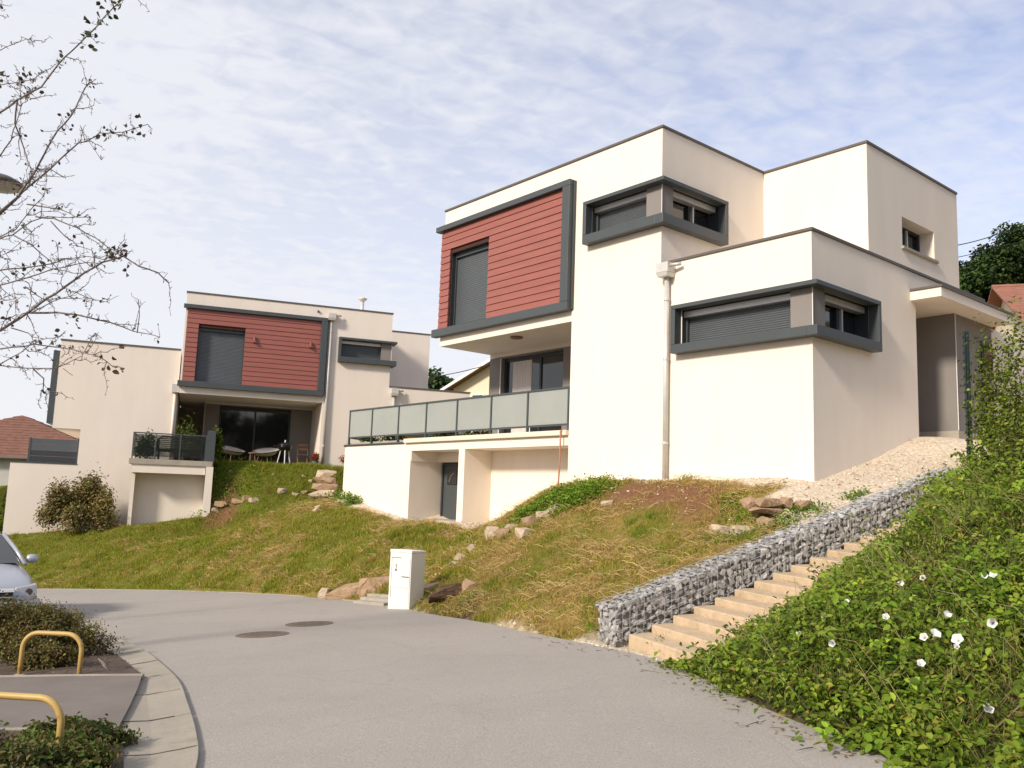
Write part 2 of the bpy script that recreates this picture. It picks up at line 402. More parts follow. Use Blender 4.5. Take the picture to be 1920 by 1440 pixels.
def rock_mesh(name, size, seed, material):
    """an angular block: hull, cut edges worn, faces broken by small displacement"""
    r_ = random.Random(seed); bm = bmesh.new()
    for _ in range(22):
        d = Vector((r_.gauss(0, 1), r_.gauss(0, 1), r_.gauss(0, 1))).normalized()
        d = Vector([max(-0.66, min(0.66, c)) / 0.66 for c in d]) * r_.uniform(0.86, 1.0)
        bm.verts.new((d.x * size[0], d.y * size[1], d.z * size[2]))
    bmesh.ops.convex_hull(bm, input=bm.verts)
    bmesh.ops.delete(bm, geom=[v for v in bm.verts if not v.link_faces], context='VERTS')
    bmesh.ops.bevel(bm, geom=list(bm.edges), offset=min(size) * 0.06, segments=1, affect='EDGES', clamp_overlap=True)
    bmesh.ops.triangulate(bm, faces=bm.faces)
    bmesh.ops.subdivide_edges(bm, edges=bm.edges, cuts=1)
    s_ = min(size)
    for v in bm.verts:
        v.co += Vector((r_.uniform(-1, 1), r_.uniform(-1, 1), r_.uniform(-1, 1))) * s_ * 0.045
    bmesh.ops.triangulate(bm, faces=bm.faces)
    bmesh.ops.recalc_face_normals(bm, faces=bm.faces)
    me = bpy.data.meshes.new(name); bm.to_mesh(me); bm.free(); me.materials.append(material)
    return me

# ------------------------------------------------------------------ setting: road and terrain
EDGE_FAR = [(3.7, -14), (3.5, 0), (3.15, 3), (2.8, 4.5), (2.5, 5.65), (2.27, 6.14), (2.10, 6.65), (1.89, 7.62), (1.71, 8.7), (1.47, 9.55), (1.2, 10.14), (0.88, 10.75), (0.4, 11.69), (-0.35, 13.21), (-1.28, 14.72), (-2.26, 16.67), (-3.17, 17.77), (-4.48, 19.25), (-6.2, 20.73), (-8.21, 22.11), (-10.47, 23.27), (-12.75, 24.28), (-16, 25.3), (-22, 26.6), (-45, 29)]
KERB_OUT = [(-0.75, -14), (-0.9, 0), (-1.25, 3), (-1.62, 4.6), (-1.92, 5.78), (-2.2, 6.55), (-2.65, 7.59), (-3.23, 8.85), (-4.34, 10.8), (-5.3, 12.2), (-6.1, 13.1), (-7.0, 13.1), (-9.2, 12.9), (-13, 12.8), (-45, 12.8)]
def smooth_line(pts, n=6):
    P = [Vector((x, y, 0)) for x, y in pts]; out = []
    for i in range(len(P) - 1):
        p0 = P[max(i - 1, 0)]; p1 = P[i]; p2 = P[i + 1]; p3 = P[min(i + 2, len(P) - 1)]
        for k in range(n):
            t = k / n
            if (p2 - p1).length > 8: q = p1.lerp(p2, t)
            else: q = 0.5 * ((2 * p1) + (p2 - p0) * t + (2 * p0 - 5 * p1 + 4 * p2 - p3) * t * t + (3 * p1 - p0 - 3 * p2 + p3) * t ** 3)
            out.append((q.x, q.y))
    out.append(pts[-1]); return out
far_line = smooth_line(EDGE_FAR, 4)
kerb_line = smooth_line(KERB_OUT, 5)
road_poly = far_line + kerb_line[::-1]
RP = np.array(road_poly)
def in_poly(x, y, P):
    x = np.asarray(x); y = np.asarray(y); c = np.zeros(x.shape, bool); j = len(P) - 1
    for i in range(len(P)):
        xi, yi = P[i]; xj, yj = P[j]
        hit = ((yi > y) != (yj > y)) & (x < (xj - xi) * (y - yi) / ((yj - yi) if yj != yi else 1e-9) + xi)
        c ^= hit; j = i
    return c
def dist_line(x, y, Ln):
    x = np.asarray(x, float); y = np.asarray(y, float); d = np.full(x.shape, 1e9)
    for (ax, ay), (bx, by) in zip(Ln[:-1], Ln[1:]):
        ex, ey = bx - ax, by - ay; l2 = ex * ex + ey * ey + 1e-12
        t = np.clip(((x - ax) * ex + (y - ay) * ey) / l2, 0, 1)
        d = np.minimum(d, np.hypot(x - ax - t * ex, y - ay - t * ey))
    return d
def flat_sheet(name, poly, zf, step, material, dz=0.0):
    xs = [p[0] for p in poly]; ys = [p[1] for p in poly]
    pts = [Vector(p) for p in poly]; nb = len(pts)
    gx, gy = np.meshgrid(np.arange(min(xs), max(xs), step), np.arange(min(ys), max(ys), step))
    gx = gx.ravel(); gy = gy.ravel(); ok = in_poly(gx, gy, poly) & (dist_line(gx, gy, list(poly) + [poly[0]]) > step * 0.3)
    pts += [Vector((a, b)) for a, b in zip(gx[ok], gy[ok])]
    res = delaunay_2d_cdt(pts, [(i, (i + 1) % nb) for i in range(nb)], [], 1, 1e-5)
    V = [(p.x, p.y, float(zf(p.x, p.y)) + dz) for p in res[0]]
    mb = MB(); mb.add(V, [tuple(f) for f in res[2]])
    o = mb.build(name, material, smooth=True)
    if sum(p.normal.z for p in o.data.polygons) < 0: o.data.flip_normals()
    return o
road = tag(flat_sheet('road', road_poly, zroad, 1.1, M['asphalt']), kind='structure')

# stairs frame: a along the flight (up), b towards the viewer's right, both horizontal
ST_O = Vector((1.52, 10.92, 0)); ST_R = Vector((math.sin(R(64)), math.cos(R(64)), 0)); ST_N = Vector((ST_R.y, -ST_R.x, 0))
def st_w(a, b, z): return ST_O + ST_R * a + ST_N * b + Vector((0, 0, z))
def st_l(x, y):
    dx, dy = x - ST_O.x, y - ST_O.y
    return dx * ST_R.x + dy * ST_R.y, dx * ST_N.x + dy * ST_N.y
ST_W, ST_T, ST_H = 1.45, 0.331, 0.1035
def st_z(a): return 0.05 + a * (ST_H / ST_T)

ctrl = []
def cp(x, y, z): ctrl.append((x, y, z))
def cph(H, u, v, z): p = H.w(u, v, 0); ctrl.append((p.x, p.y, z))
for (x, y) in EDGE_FAR:
    if -30 < x and y > 2: cp(x, y, zroad(x, y) - 0.03)
for i, (x, y) in enumerate(EDGE_FAR[5:-2]):
    pass
for (x, y) in KERB_OUT[2:-1]: cp(x, y, zroad(x, y) - 0.05)
for (x, y) in [(-4, 7), (-6, 9), (-8, 11), (-9, 13), (-6, 6), (-4, 4), (-12, 10), (-12, 6), (-8, 7)]: cp(x, y, zroad(x, y) - 0.0)
# in front of the near house
for u, v, z in [(-12.7, 0, 1.55), (-10.6, 0, 1.27), (-8.8, 0, 1.02), (-6.4, 0, 1.04), (-4.4, .9, 1.06), (-8, 1.1, 1.0), (-2.6, .4, 1.25), (-4.6, -.1, 1.04), (-4.5, -1.0, 0.93), (-6.5, -1.0, .98), (-8.8, -1.0, .93), (-10.6, -.9, 1.12), (-12.6, -.8, 1.40),
                (-3.5, -0.6, 1.10), (-2.6, -0.6, 1.78), (-1.6, -0.7, 2.02), (-1.4, 0, 2.02), (0, 0, 2.1), (0, -.8, 2.07), (1.5, 0, 2.12), (1.5, -.7, 2.08), (3.35, 0, 2.11), (3.3, -.6, 1.97), (3.3, -1.1, 1.86), (3.4, 1.29, 2.42), (3.4, 2.67, 2.8), (3.4, 3.84, 3.14), (3.4, 5.1, 3.12), (2.6, 5.1, 3.14), (5.0, 5.0, 3.10), (5, 7, 3.2), (4.4, 3.8, 2.98), (3.9, 3.85, 3.1),
                (-1.0, -1.5, 1.72), (0.5, -1.6, 1.68), (-2.4, -1.5, 1.42), (-3.6, -1.5, 0.95),
                (4.0, 0.0, 1.94), (4.0, 1.3, 2.24), (4.0, 2.7, 2.62),
                (-3, 4, 2.9), (-10, 4, 2.9), (0, 4, 3), (-8, 8, 3.2), (2, 9, 3.4), (-14.5, 2, 2.1), (-14.5, 0.8, 1.7)]: cph(H1, u, v, z)
# bank between road and houses
for x, y, z in [(-3.2, 19.6, 0.35), (-5.4, 22.3, 0.35), (-7.6, 24.2, 0.2), (-10.2, 26.2, -0.1), (-13.5, 27.4, -0.45), (-17, 28.2, -0.8), (-2.1, 18.2, 0.22)]: cp(x, y, z)
# second house
for u, v, z in [(-12.9, 0.1, -2.85), (-11, -.1, -2.5), (-9.1, -1.5, -2.36), (-9.3, 0.1, -2.36), (-7.9, -1.7, -2.2), (-6.6, -1.7, -1.95), (-6.2, -1.55, -1.85), (-5.2, -1.9, -1.55), (-4, -1.9, -1.35), (-2.6, -1.8, -1.2), (-1.3, -1.4, -1.05),
                (-6.2, -.9, -.35), (-5, -.9, -.12), (-3.5, -.9, -.10), (-2, -.8, -.10), (-6, .8, 0.0), (-3, 1, 0.0), (-1, 0, 0), (-.5, -.9, -.15), (1, 0, .1), (1.2, -1.2, -.1), (4, 0, .3), (4, 4, .6), (-6.5, 3, .0), (-10, 5, -.3), (-13.5, 4, -2.6), (0, 8, .6), (-18, -2, -3.3), (-18, 3, -3.2)]: cph(H2, u, v, 2.64 + z)
# flight of steps, gabion and the bramble bank on the right
for a in (-0.3, 0.6, 1.5, 2.5, 3.5, 4.5, 5.5, 6.5):
    p = st_w(a, -0.62, 0); cp(p.x, p.y, max(st_z(a) + (0.16 if a < 2 else .28), 0.02) if a > 0 else 0.0)
    p = st_w(a, 0.3, 0); cp(p.x, p.y, st_z(max(a, 0)) - 0.12)
    p = st_w(a, ST_W - 0.1, 0); cp(p.x, p.y, st_z(max(a, 0)) - 0.10)
for a in (0, 1, 2, 3):
    p = st_w(a, -1.6, 0); cp(p.x, p.y, max(st_z(a) * 0.96 + 0.30, 0.2))
def xedge(y): return float(np.interp(y, [-14, 0, 3, 4.5, 5.65, 6.65, 7.62, 8.7, 9.55, 10.75, 14], [3.7, 3.5, 3.15, 2.8, 2.5, 2.1, 1.89, 1.71, 1.47, 1.2, 1.0]))
for y in (2, 3.5, 5, 6.2, 7.4, 8.6):
    for d, z in ((0.5, 0.22), (1.2, 0.62), (2.2, 1.15), (3.4, 1.7), (5.0, 2.35), (7.5, 3.0)):
        cp(xedge(y) + d, y, zroad(xedge(y), y) + z * (1.0 if y > 4 else 0.9))
for x, y, z in [(5.2, 10.2, 1.65), (6.2, 10.6, 2.15), (6.6, 11.6, 2.35), (8, 10, 2.7), (8.4, 12, 2.85), (9.5, 14, 3.2), (7.6, 12.6, 2.6), (12, 10, 3.6), (12, 16, 3.8), (4.2, 9.6, 1.18), (3.4, 9.2, 0.72), (10, 20, 3.7), (14, 6, 3.9), (14, 2, 3.8)]: cp(x, y, z)
ctrl = np.array(ctrl)
def tps(r2): return np.where(r2 > 1e-12, r2 * np.log(np.maximum(r2, 1e-12)), 0)
_n = len(ctrl); _P = np.c_[np.ones(_n), ctrl[:, :2]]
_K = tps(((ctrl[:, None, :2] - ctrl[None, :, :2]) ** 2).sum(-1)) + np.eye(_n) * 0.10
_A = np.block([[_K, _P], [_P.T, np.zeros((3, 3))]])
_c = np.linalg.solve(_A, np.r_[ctrl[:, 2], 0, 0, 0])
def tps_eval(x, y):
    x = np.asarray(x, float); sh = x.shape; x = x.ravel(); y = np.asarray(y, float).ravel(); z = np.zeros(len(x))
    for s_ in range(0, len(x), 20000):
        xs = x[s_:s_ + 20000]; ys = y[s_:s_ + 20000]
        k = tps((xs[:, None] - ctrl[None, :, 0]) ** 2 + (ys[:, None] - ctrl[None, :, 1]) ** 2)
        z[s_:s_ + 20000] = k @ _c[:_n] + _c[_n] + _c[_n + 1] * xs + _c[_n + 2] * ys
    return z.reshape(sh)
def far_hill(x, y):
    d = np.maximum(np.hypot(np.maximum(x - 12, 0), np.maximum(y - 36, 0)), 0)
    rise = 0.24 * np.clip(x + 2, 0, 40) / 40 * np.minimum(d, 90) - 0.04 * np.clip(-x - 12, 0, 60) * (np.minimum(d, 60) / 60)
    return rise
def terrain(x, y):
    x = np.asarray(x, float); y = np.asarray(y, float)
    z = tps_eval(np.clip(x, -24, 13), np.clip(y, 1, 38))
    b = (fbm(x, y, 0.9, 5, 3) - 0.5) * 0.16 + (fbm(x, y, 3.5, 9, 3) - 0.5) * 0.09
    inr = in_poly(x, y, road_poly)
    dr = np.minimum(dist_line(x, y, far_line), dist_line(x, y, kerb_line))
    a_, b_ = st_l(x, y)
    onst = (a_ > -0.6) & (a_ < 7) & (b_ > -0.6) & (b_ < ST_W + 0.05)
    u_, v_ = H1.l(x, y)
    nearw = np.where((v_ > -1.0) & (u_ > -13), 0.22, 1.0)
    nearw = np.where((v_ > -1.0) & (u_ > -2), 0.04, nearw)
    nearw = np.where((u_ > 2.6) & (b_ < -0.4) & (v_ > -2), 0.04, nearw)
    z = z + b * np.clip(dr / 0.8, 0, 1) * np.where(onst, 0, 1) * nearw
    z = np.where((a_ > -0.3) & (a_ < 6.6) & (b_ > -0.40) & (b_ < ST_W - .1), np.minimum(z, st_z(np.maximum(a_, 0)) - 0.16), z)
    hu, hv = H2.l(x, y)
    z = np.where((hv > -2.2) & (hv < 9) & (hu > -8) & (hu < 3), np.minimum(z, 2.60 + (fbm(x, y, 1.2, 41, 3) - .5) * .12), z)
    lim = 0.27 + (hu + 9.02) / 2.6 * .42 + np.clip(-1.7 - hv, 0, 3) * .02
    z = np.where((hu < -6.42) & (hu > -15) & (hv > -2.6) & (hv < 9), np.minimum(z, np.where(hu < -9.02, .27 + (hu + 9.02) * .125, lim)), z)
    # the bramble bank stays below the line of sight to the steps
    zc = z + 0.25
    fx = x * C_R.x + y * C_R.y + (zc - HC) * C_R.z; fd = np.maximum(x * C_F.x + y * C_F.y + (zc - HC) * C_F.z, .1)
    px = 960 + FPX * fx / fd
    py = np.interp(px, [1270, 1300, 1350, 1400, 1440, 1480, 1520, 1560, 1600, 1650, 1700, 1750, 1800, 1850, 1900], [1262, 1240, 1205, 1172, 1155, 1135, 1105, 1068, 1040, 1000, 945, 900, 862, 810, 600])
    rz_ = C_R.z * (px - 960) / FPX - C_U.z * (py - 720) / FPX + C_F.z; ry_ = C_R.y * (px - 960) / FPX - C_U.y * (py - 720) / FPX + C_F.y
    zl = HC + rz_ / ry_ * y - 0.28
    z = np.where((b_ > ST_W - .05) & (y > 4) & (y < 13) & (x > 1.2) & (px > 1270), np.minimum(z, zl), z)
    z = np.where(inr, zroad(x, y) - 0.06, z)
    left = (~inr) & (x < -0.5) & (y < 14.7) & (x > -40)
    z = np.where(left & (dist_line(x, y, far_line) > 1.0), zroad(x, y) - 0.05, z)
    return z + far_hill(x, y)
def axis(lo, hi, step, out, far):
    core = np.arange(lo, hi + 1e-6, step); g = [step * 1.6]
    while sum(g) < far: g.append(g[-1] * 1.28)
    c = np.cumsum(g); return np.r_[(lo - c)[::-1], core, hi + c]
gx = axis(-23, 10, 0.15, 0, 900); gy = axis(1.5, 33, 0.15, 0, 900)
GX, GY = np.meshgrid(gx, gy)
GZ = terrain(GX, GY)

def masks(x, y):
    """gravel (0..1), soil (0..1), dry (0..1) at ground points"""
    u, v = H1.l(x, y); a, b = st_l(x, y)
    n = (fbm(x, y, 1.3, 21, 4) - 0.5)
    n2 = (fbm(x, y, 0.45, 31, 4) - 0.5)
    def band(d, w): return np.clip(0.5 - d / w, 0, 1)
    g1 = band(np.maximum.reduce([-0.62 - v + n * 0.7, v - 7.5, -1.9 - u, u - 9]), 0.25)
    u2 = 3.35
    side = np.maximum.reduce([u2 - 0.2 - u, -1.45 - v + (u - 3.4) * -0.3 + n * 0.8, b + 0.50, v - 8.5, u - 8])
    g1 = np.maximum(g1, band(side, 0.2))
    g2 = band(np.maximum.reduce([-0.42 - v + n * 0.6 - 0.55 * np.exp(-((u + 5.0) / 1.5) ** 2), v - 1.4, u + 2.9, -13.2 - u]), 0.2)
    h_u, h_v = H2.l(x, y)
    grav = np.maximum(g1, g2)
    foot = band(np.maximum.reduce([a - 0.05, -0.9 - a + n * 0.3, b - 2.4, -0.4 - b]), 0.2)
    edge_sand = band(dist_line(x, y, far_line[len(far_line) // 5:]) - 0.03 - n * 0.22, 0.10) * ((x < 1.7) & (x > -3)) * 0.7
    grav = np.maximum.reduce([grav, foot, edge_sand])
    soil = band(np.maximum.reduce([np.abs(v + 1.15 + n * 0.4) - 0.55, np.abs(u - 1.0 + n2 * 1.2) - 1.3]), 0.5)
    soil = np.maximum(soil, band(np.maximum.reduce([np.abs(h_v + 1.6) - .5, np.abs(h_u + 6.0) - .5]), .4))
    n3 = fbm(x, y, 5.5, 61, 3) - 0.5
    dry = np.clip(0.53 + n2 * 1.5 + 0.20 * (x + 4.5) / 5.0 + n * 1.2 + n3 * 1.7, 0, 1)
    lush = np.exp(-((h_v + 0.9) / 1.3) ** 2) * ((h_u > -7.5) & (h_u < 1.5))
    dry = np.clip(dry - 0.95 * lush - 0.7 * np.clip(n2 * 4 - 0.3, 0, 1), 0, 1)
    far_green = np.clip((np.hypot(x, y - 12) - 34) / 12, 0, 1)
    dry = dry * (1 - far_green)
    return np.clip(grav * (1 - far_green), 0, 1), soil, dry
gm, sm, dm = masks(GX, GY)
def mixc(a, b, t): return a + (b - a) * t[..., None]
GREEN = np.array([0.135, 0.150, 0.018]); DRY = np.array([0.27, 0.185, 0.058]); SOILC = np.array([0.17, 0.085, 0.045]); GRAV = np.array([0.56, 0.47, 0.36])
tint = mixc(np.broadcast_to(GREEN * 0.8, GX.shape + (3,)), DRY * 0.85, dm)
tint = mixc(tint, SOILC, sm); tint = mixc(tint, GRAV, gm)
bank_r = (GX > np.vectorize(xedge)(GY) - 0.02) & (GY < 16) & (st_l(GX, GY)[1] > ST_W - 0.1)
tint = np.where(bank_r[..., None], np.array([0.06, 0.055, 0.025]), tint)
bedm = (~in_poly(GX, GY, road_poly)) & (GX < -0.5) & (GY < 14.7)
tint = np.where(bedm[..., None], np.array([0.075, 0.052, 0.038]), tint)
ny, nx = GX.shape
idx = np.arange(nx * ny).reshape(ny, nx)
F = np.stack([idx[:-1, :-1], idx[:-1, 1:], idx[1:, 1:], idx[1:, :-1]], -1).reshape(-1, 4)
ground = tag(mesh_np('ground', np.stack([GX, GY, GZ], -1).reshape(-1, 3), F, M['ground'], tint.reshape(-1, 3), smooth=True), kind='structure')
from mathutils.bvhtree import BVHTree
def gz(x, y):
    """height of the built ground mesh (bilinear on the grid)"""
    x = np.asarray(x, float); y = np.asarray(y, float)
    i = np.clip(np.searchsorted(gx, x) - 1, 0, nx - 2); j = np.clip(np.searchsorted(gy, y) - 1, 0, ny - 2)
    tx = (x - gx[i]) / (gx[i + 1] - gx[i]); ty = (y - gy[j]) / (gy[j + 1] - gy[j])
    return (GZ[j, i] * (1 - tx) + GZ[j, i + 1] * tx) * (1 - ty) + (GZ[j + 1, i] * (1 - tx) + GZ[j + 1, i + 1] * tx) * ty
def on_ground(px, py, dz=0.0, near=3.0, far=60.0):
    d = ray(px, py); t = np.arange(near, far, 0.03)
    P = np.array(CAM)[None] + np.array(d)[None] * t[:, None]
    below = np.nonzero(P[:, 2] < gz(P[:, 0], P[:, 1]) + dz)[0]
    k = below[0] if len(below) else len(t) - 1
    return Vector(P[k])

# concrete strip along the far road edge
def strip(name, line, w0, w1, zf, h, material, parent=None):
    mb = MB(); n = len(line); P = [Vector((x, y, 0)) for x, y in line]
    L_, R_ = [], []
    for i in range(n):
        t = (P[min(i + 1, n - 1)] - P[max(i - 1, 0)]).normalized(); nn = Vector((-t.y, t.x, 0))
        a = P[i] + nn * w0; b = P[i] + nn * w1
        z = float(zf(P[i].x, P[i].y)) + h
        L_.append((a.x, a.y, z)); R_.append((b.x, b.y, z))
    V = []
    for a, b in zip(L_, R_): V += [a, b, (b[0], b[1], b[2] - 0.15), (a[0], a[1], a[2] - 0.15)]
    Fc = []
    for i in range(n - 1):
        for k in range(4): Fc.append((4 * i + k, 4 * i + (k + 1) % 4, 4 * i + 4 + (k + 1) % 4, 4 * i + 4 + k))
    Fc += [(0, 1, 2, 3), (4 * n - 1, 4 * n - 2, 4 * n - 3, 4 * n - 4)]
    return mb.add(V, Fc).build(name, material, parent)
edge_pts = [p for p in far_line if p[0] < -2.6 and p[0] > -30]
tag(strip('kerb_edge', edge_pts, -0.02, -0.14, zroad, 0.012, M['concrete']), kind='structure')

# gutter of separate concrete kerb stones
kerb = tag(empty('kerb', (-3, 8, 0)), kind='structure')
dense = smooth_line(KERB_OUT[:-1], 24)
acc = 0; segs = [[dense[0]]]
for p, q in zip(dense[:-1], dense[1:]):
    acc += math.hypot(q[0] - p[0], q[1] - p[1]); segs[-1].append(q)
    if acc > 1.0: acc = 0; segs.append([q])
rk = random.Random(3)
for sg in segs:
    if len(sg) < 2 or not (-13 < sg[0][0] and sg[0][1] > 2.0): continue
    P = [Vector((x, y, 0)) for x, y in sg]
    t0 = (P[1] - P[0]).normalized(); t1 = (P[-1] - P[-2]).normalized()
    P[0] = P[0] + t0 * 0.011; P[-1] = P[-1] - t1 * 0.011
    prof = [(0.0, 0.022), (0.10, 0.010), (0.30, -0.004), (0.50, 0.012), (0.56, 0.030), (0.56, -0.15), (0.0, -0.15)]
    V = []; dz = rk.uniform(-0.004, 0.004)
    for i, p in enumerate(P):
        t = (P[min(i + 1, len(P) - 1)] - P[max(i - 1, 0)]).normalized(); nn = Vector((-t.y, t.x, 0))
        for w_, h in prof:
            q = p + nn * w_; V.append((q.x + 3, q.y - 8, zroad(q.x, q.y) + h + dz + 0.012))
    k = len(prof); Fc = []
    for i in range(len(P) - 1):
        for j in range(k): Fc.append((i * k + j, i * k + (j + 1) % k, (i + 1) * k + (j + 1) % k, (i + 1) * k + j))
    Fc += [tuple(range(k)), tuple((len(P) - 1) * k + j for j in range(k))[::-1]]
    MB().add(V, Fc).build('kerb_stone', M['kerb'], kerb, bevel=0.006)
    # earth and moss squeezed up in the joint behind this stone
    p = P[-1]; t = t1; nn = Vector((-t.y, t.x, 0)); V = []; e_ = rk.uniform(0.0, .25); f_ = rk.uniform(.45, .56)
    for k in range(9):
        w_ = e_ * .56 + (f_ - e_ * .56) * k / 8; q = p + nn * w_ + t * .011; h = float(np.interp(w_, [a for a, b in prof[:5]], [b for a, b in prof[:5]])); hw = rk.uniform(.006, .013)
        V += [(q.x - t.x * hw + 3, q.y - t.y * hw - 8, zroad(q.x, q.y) + h + .015), (q.x + t.x * hw + 3, q.y + t.y * hw - 8, zroad(q.x, q.y) + h + .015)]
    MB().add(V, [(2 * k, 2 * k + 1, 2 * k + 3, 2 * k + 2) for k in range(8)]).build('joint', M['soil'], kerb)
def kerb_in(y):   # inner edge x of the gutter at a given y
    best = min(((abs(q[1] - y), q) for q in dense), key=lambda t: t[0])[1]; return best[0]

# little footpath between the planting beds
path_poly = [(-3.50, 8.72), (-4.2, 8.80), (-9.5, 9.15), (-9.5, 7.05), (-4.0, 6.72), (-2.80, 6.62), (-2.98, 7.2), (-3.24, 8.0)]
def zbed(x, y): return zroad(x, y) + 0.05
tag(flat_sheet('path', path_poly, lambda x, y: zroad(x, y) + 0.055, 0.5, M['path_asphalt']), kind='structure')
tag(strip('path_edge', [(-3.50, 8.73), (-4.2, 8.81), (-9.5, 9.16)], 0.0, -0.035, zroad, 0.065, M['concrete']), kind='structure')
tag(strip('path_edge', [(-2.80, 6.61), (-4.0, 6.71), (-9.5, 7.04)], 0.0, 0.035, zroad, 0.065, M['concrete']), kind='structure')
bed1 = [(-3.52, 8.78), (-4.45, 10.35), (-5.5, 11.75), (-6.25, 12.2), (-7.2, 12.45), (-9.5, 12.3), (-9.5, 9.20), (-4.2, 8.85)]
bed2 = [(-2.78, 6.58), (-4.0, 6.67), (-9.5, 7.0), (-9.5, 3.5), (-1.80, 3.5), (-2.15, 5.0), (-2.35, 5.7), (-2.62, 6.3)]
for b_ in (bed1, bed2):
    tag(flat_sheet('soil_bed', b_, lambda x, y: zroad(x, y) + 0.02 + 0.05 * vnoise(np.array([x * 3.0]), np.array([y * 3.0]))[0], 0.3, M['soil']), kind='structure')

# ------------------------------------------------------------------ houses
def facade(mb, fn, rects, holes, inward=None, mi=0):
    """fn(a, b, d): point on the facade at (a, b), pushed in by d. rects/holes: (a0, a1, b0, b1[, depth])"""
    A = sorted({c for r_ in rects + holes for c in r_[:2]}); B = sorted({c for r_ in rects + holes for c in r_[2:4]})
    for a0, a1 in zip(A[:-1], A[1:]):
        for b0, b1 in zip(B[:-1], B[1:]):
            ca, cb = (a0 + a1) / 2, (b0 + b1) / 2
            if not any(r_[0] < ca < r_[1] and r_[2] < cb < r_[3] for r_ in rects): continue
            if any(h[0] < ca < h[1] and h[2] < cb < h[3] for h in holes): continue
            mb.quad(fn(a0, b0, 0), fn(a1, b0, 0), fn(a1, b1, 0), fn(a0, b1, 0), mi)
    for h in holes:
        a0, a1, b0, b1, d = h[:5]; m2 = h[5] if len(h) > 5 else mi
        mb.quad(fn(a0, b0, 0), fn(a0, b1, 0), fn(a0, b1, d), fn(a0, b0, d), m2)
        mb.quad(fn(a1, b0, 0), fn(a1, b1, 0), fn(a1, b1, d), fn(a1, b0, d), m2)
        mb.quad(fn(a0, b1, 0), fn(a1, b1, 0), fn(a1, b1, d), fn(a0, b1, d), m2)
        mb.quad(fn(a0, b0, 0), fn(a1, b0, 0), fn(a1, b0, d), fn(a0, b0, d), m2)

def shutter_mesh(mb, u0, u1, v, z0, z1, pitch=0.055, ax='u'):
    """roller shutter: curved slats, on a plane v=const (ax 'u') or u=const (ax 'v')"""
    n = max(2, int(round((z1 - z0) / pitch))); dz = (z1 - z0) / n; V = []; Fc = []
    prof = []
    for i in range(n):
        zb = z0 + i * dz
        prof += [(zb + 0.003, 0.006), (zb + 0.006, 0.0), (zb + dz * 0.5, -0.004), (zb + dz - 0.004, 0.0)]
    prof.append((z1, 0.0))
    for z, d in prof:
        if ax == 'u': V += [(u0, v + d, z), (u1, v + d, z)]
        else: V += [(v - d, u0, z), (v - d, u1, z)]
    for i in range(len(prof) - 1): Fc.append((2 * i, 2 * i + 1, 2 * i + 3, 2 * i + 2))
    return mb.add(V, Fc)

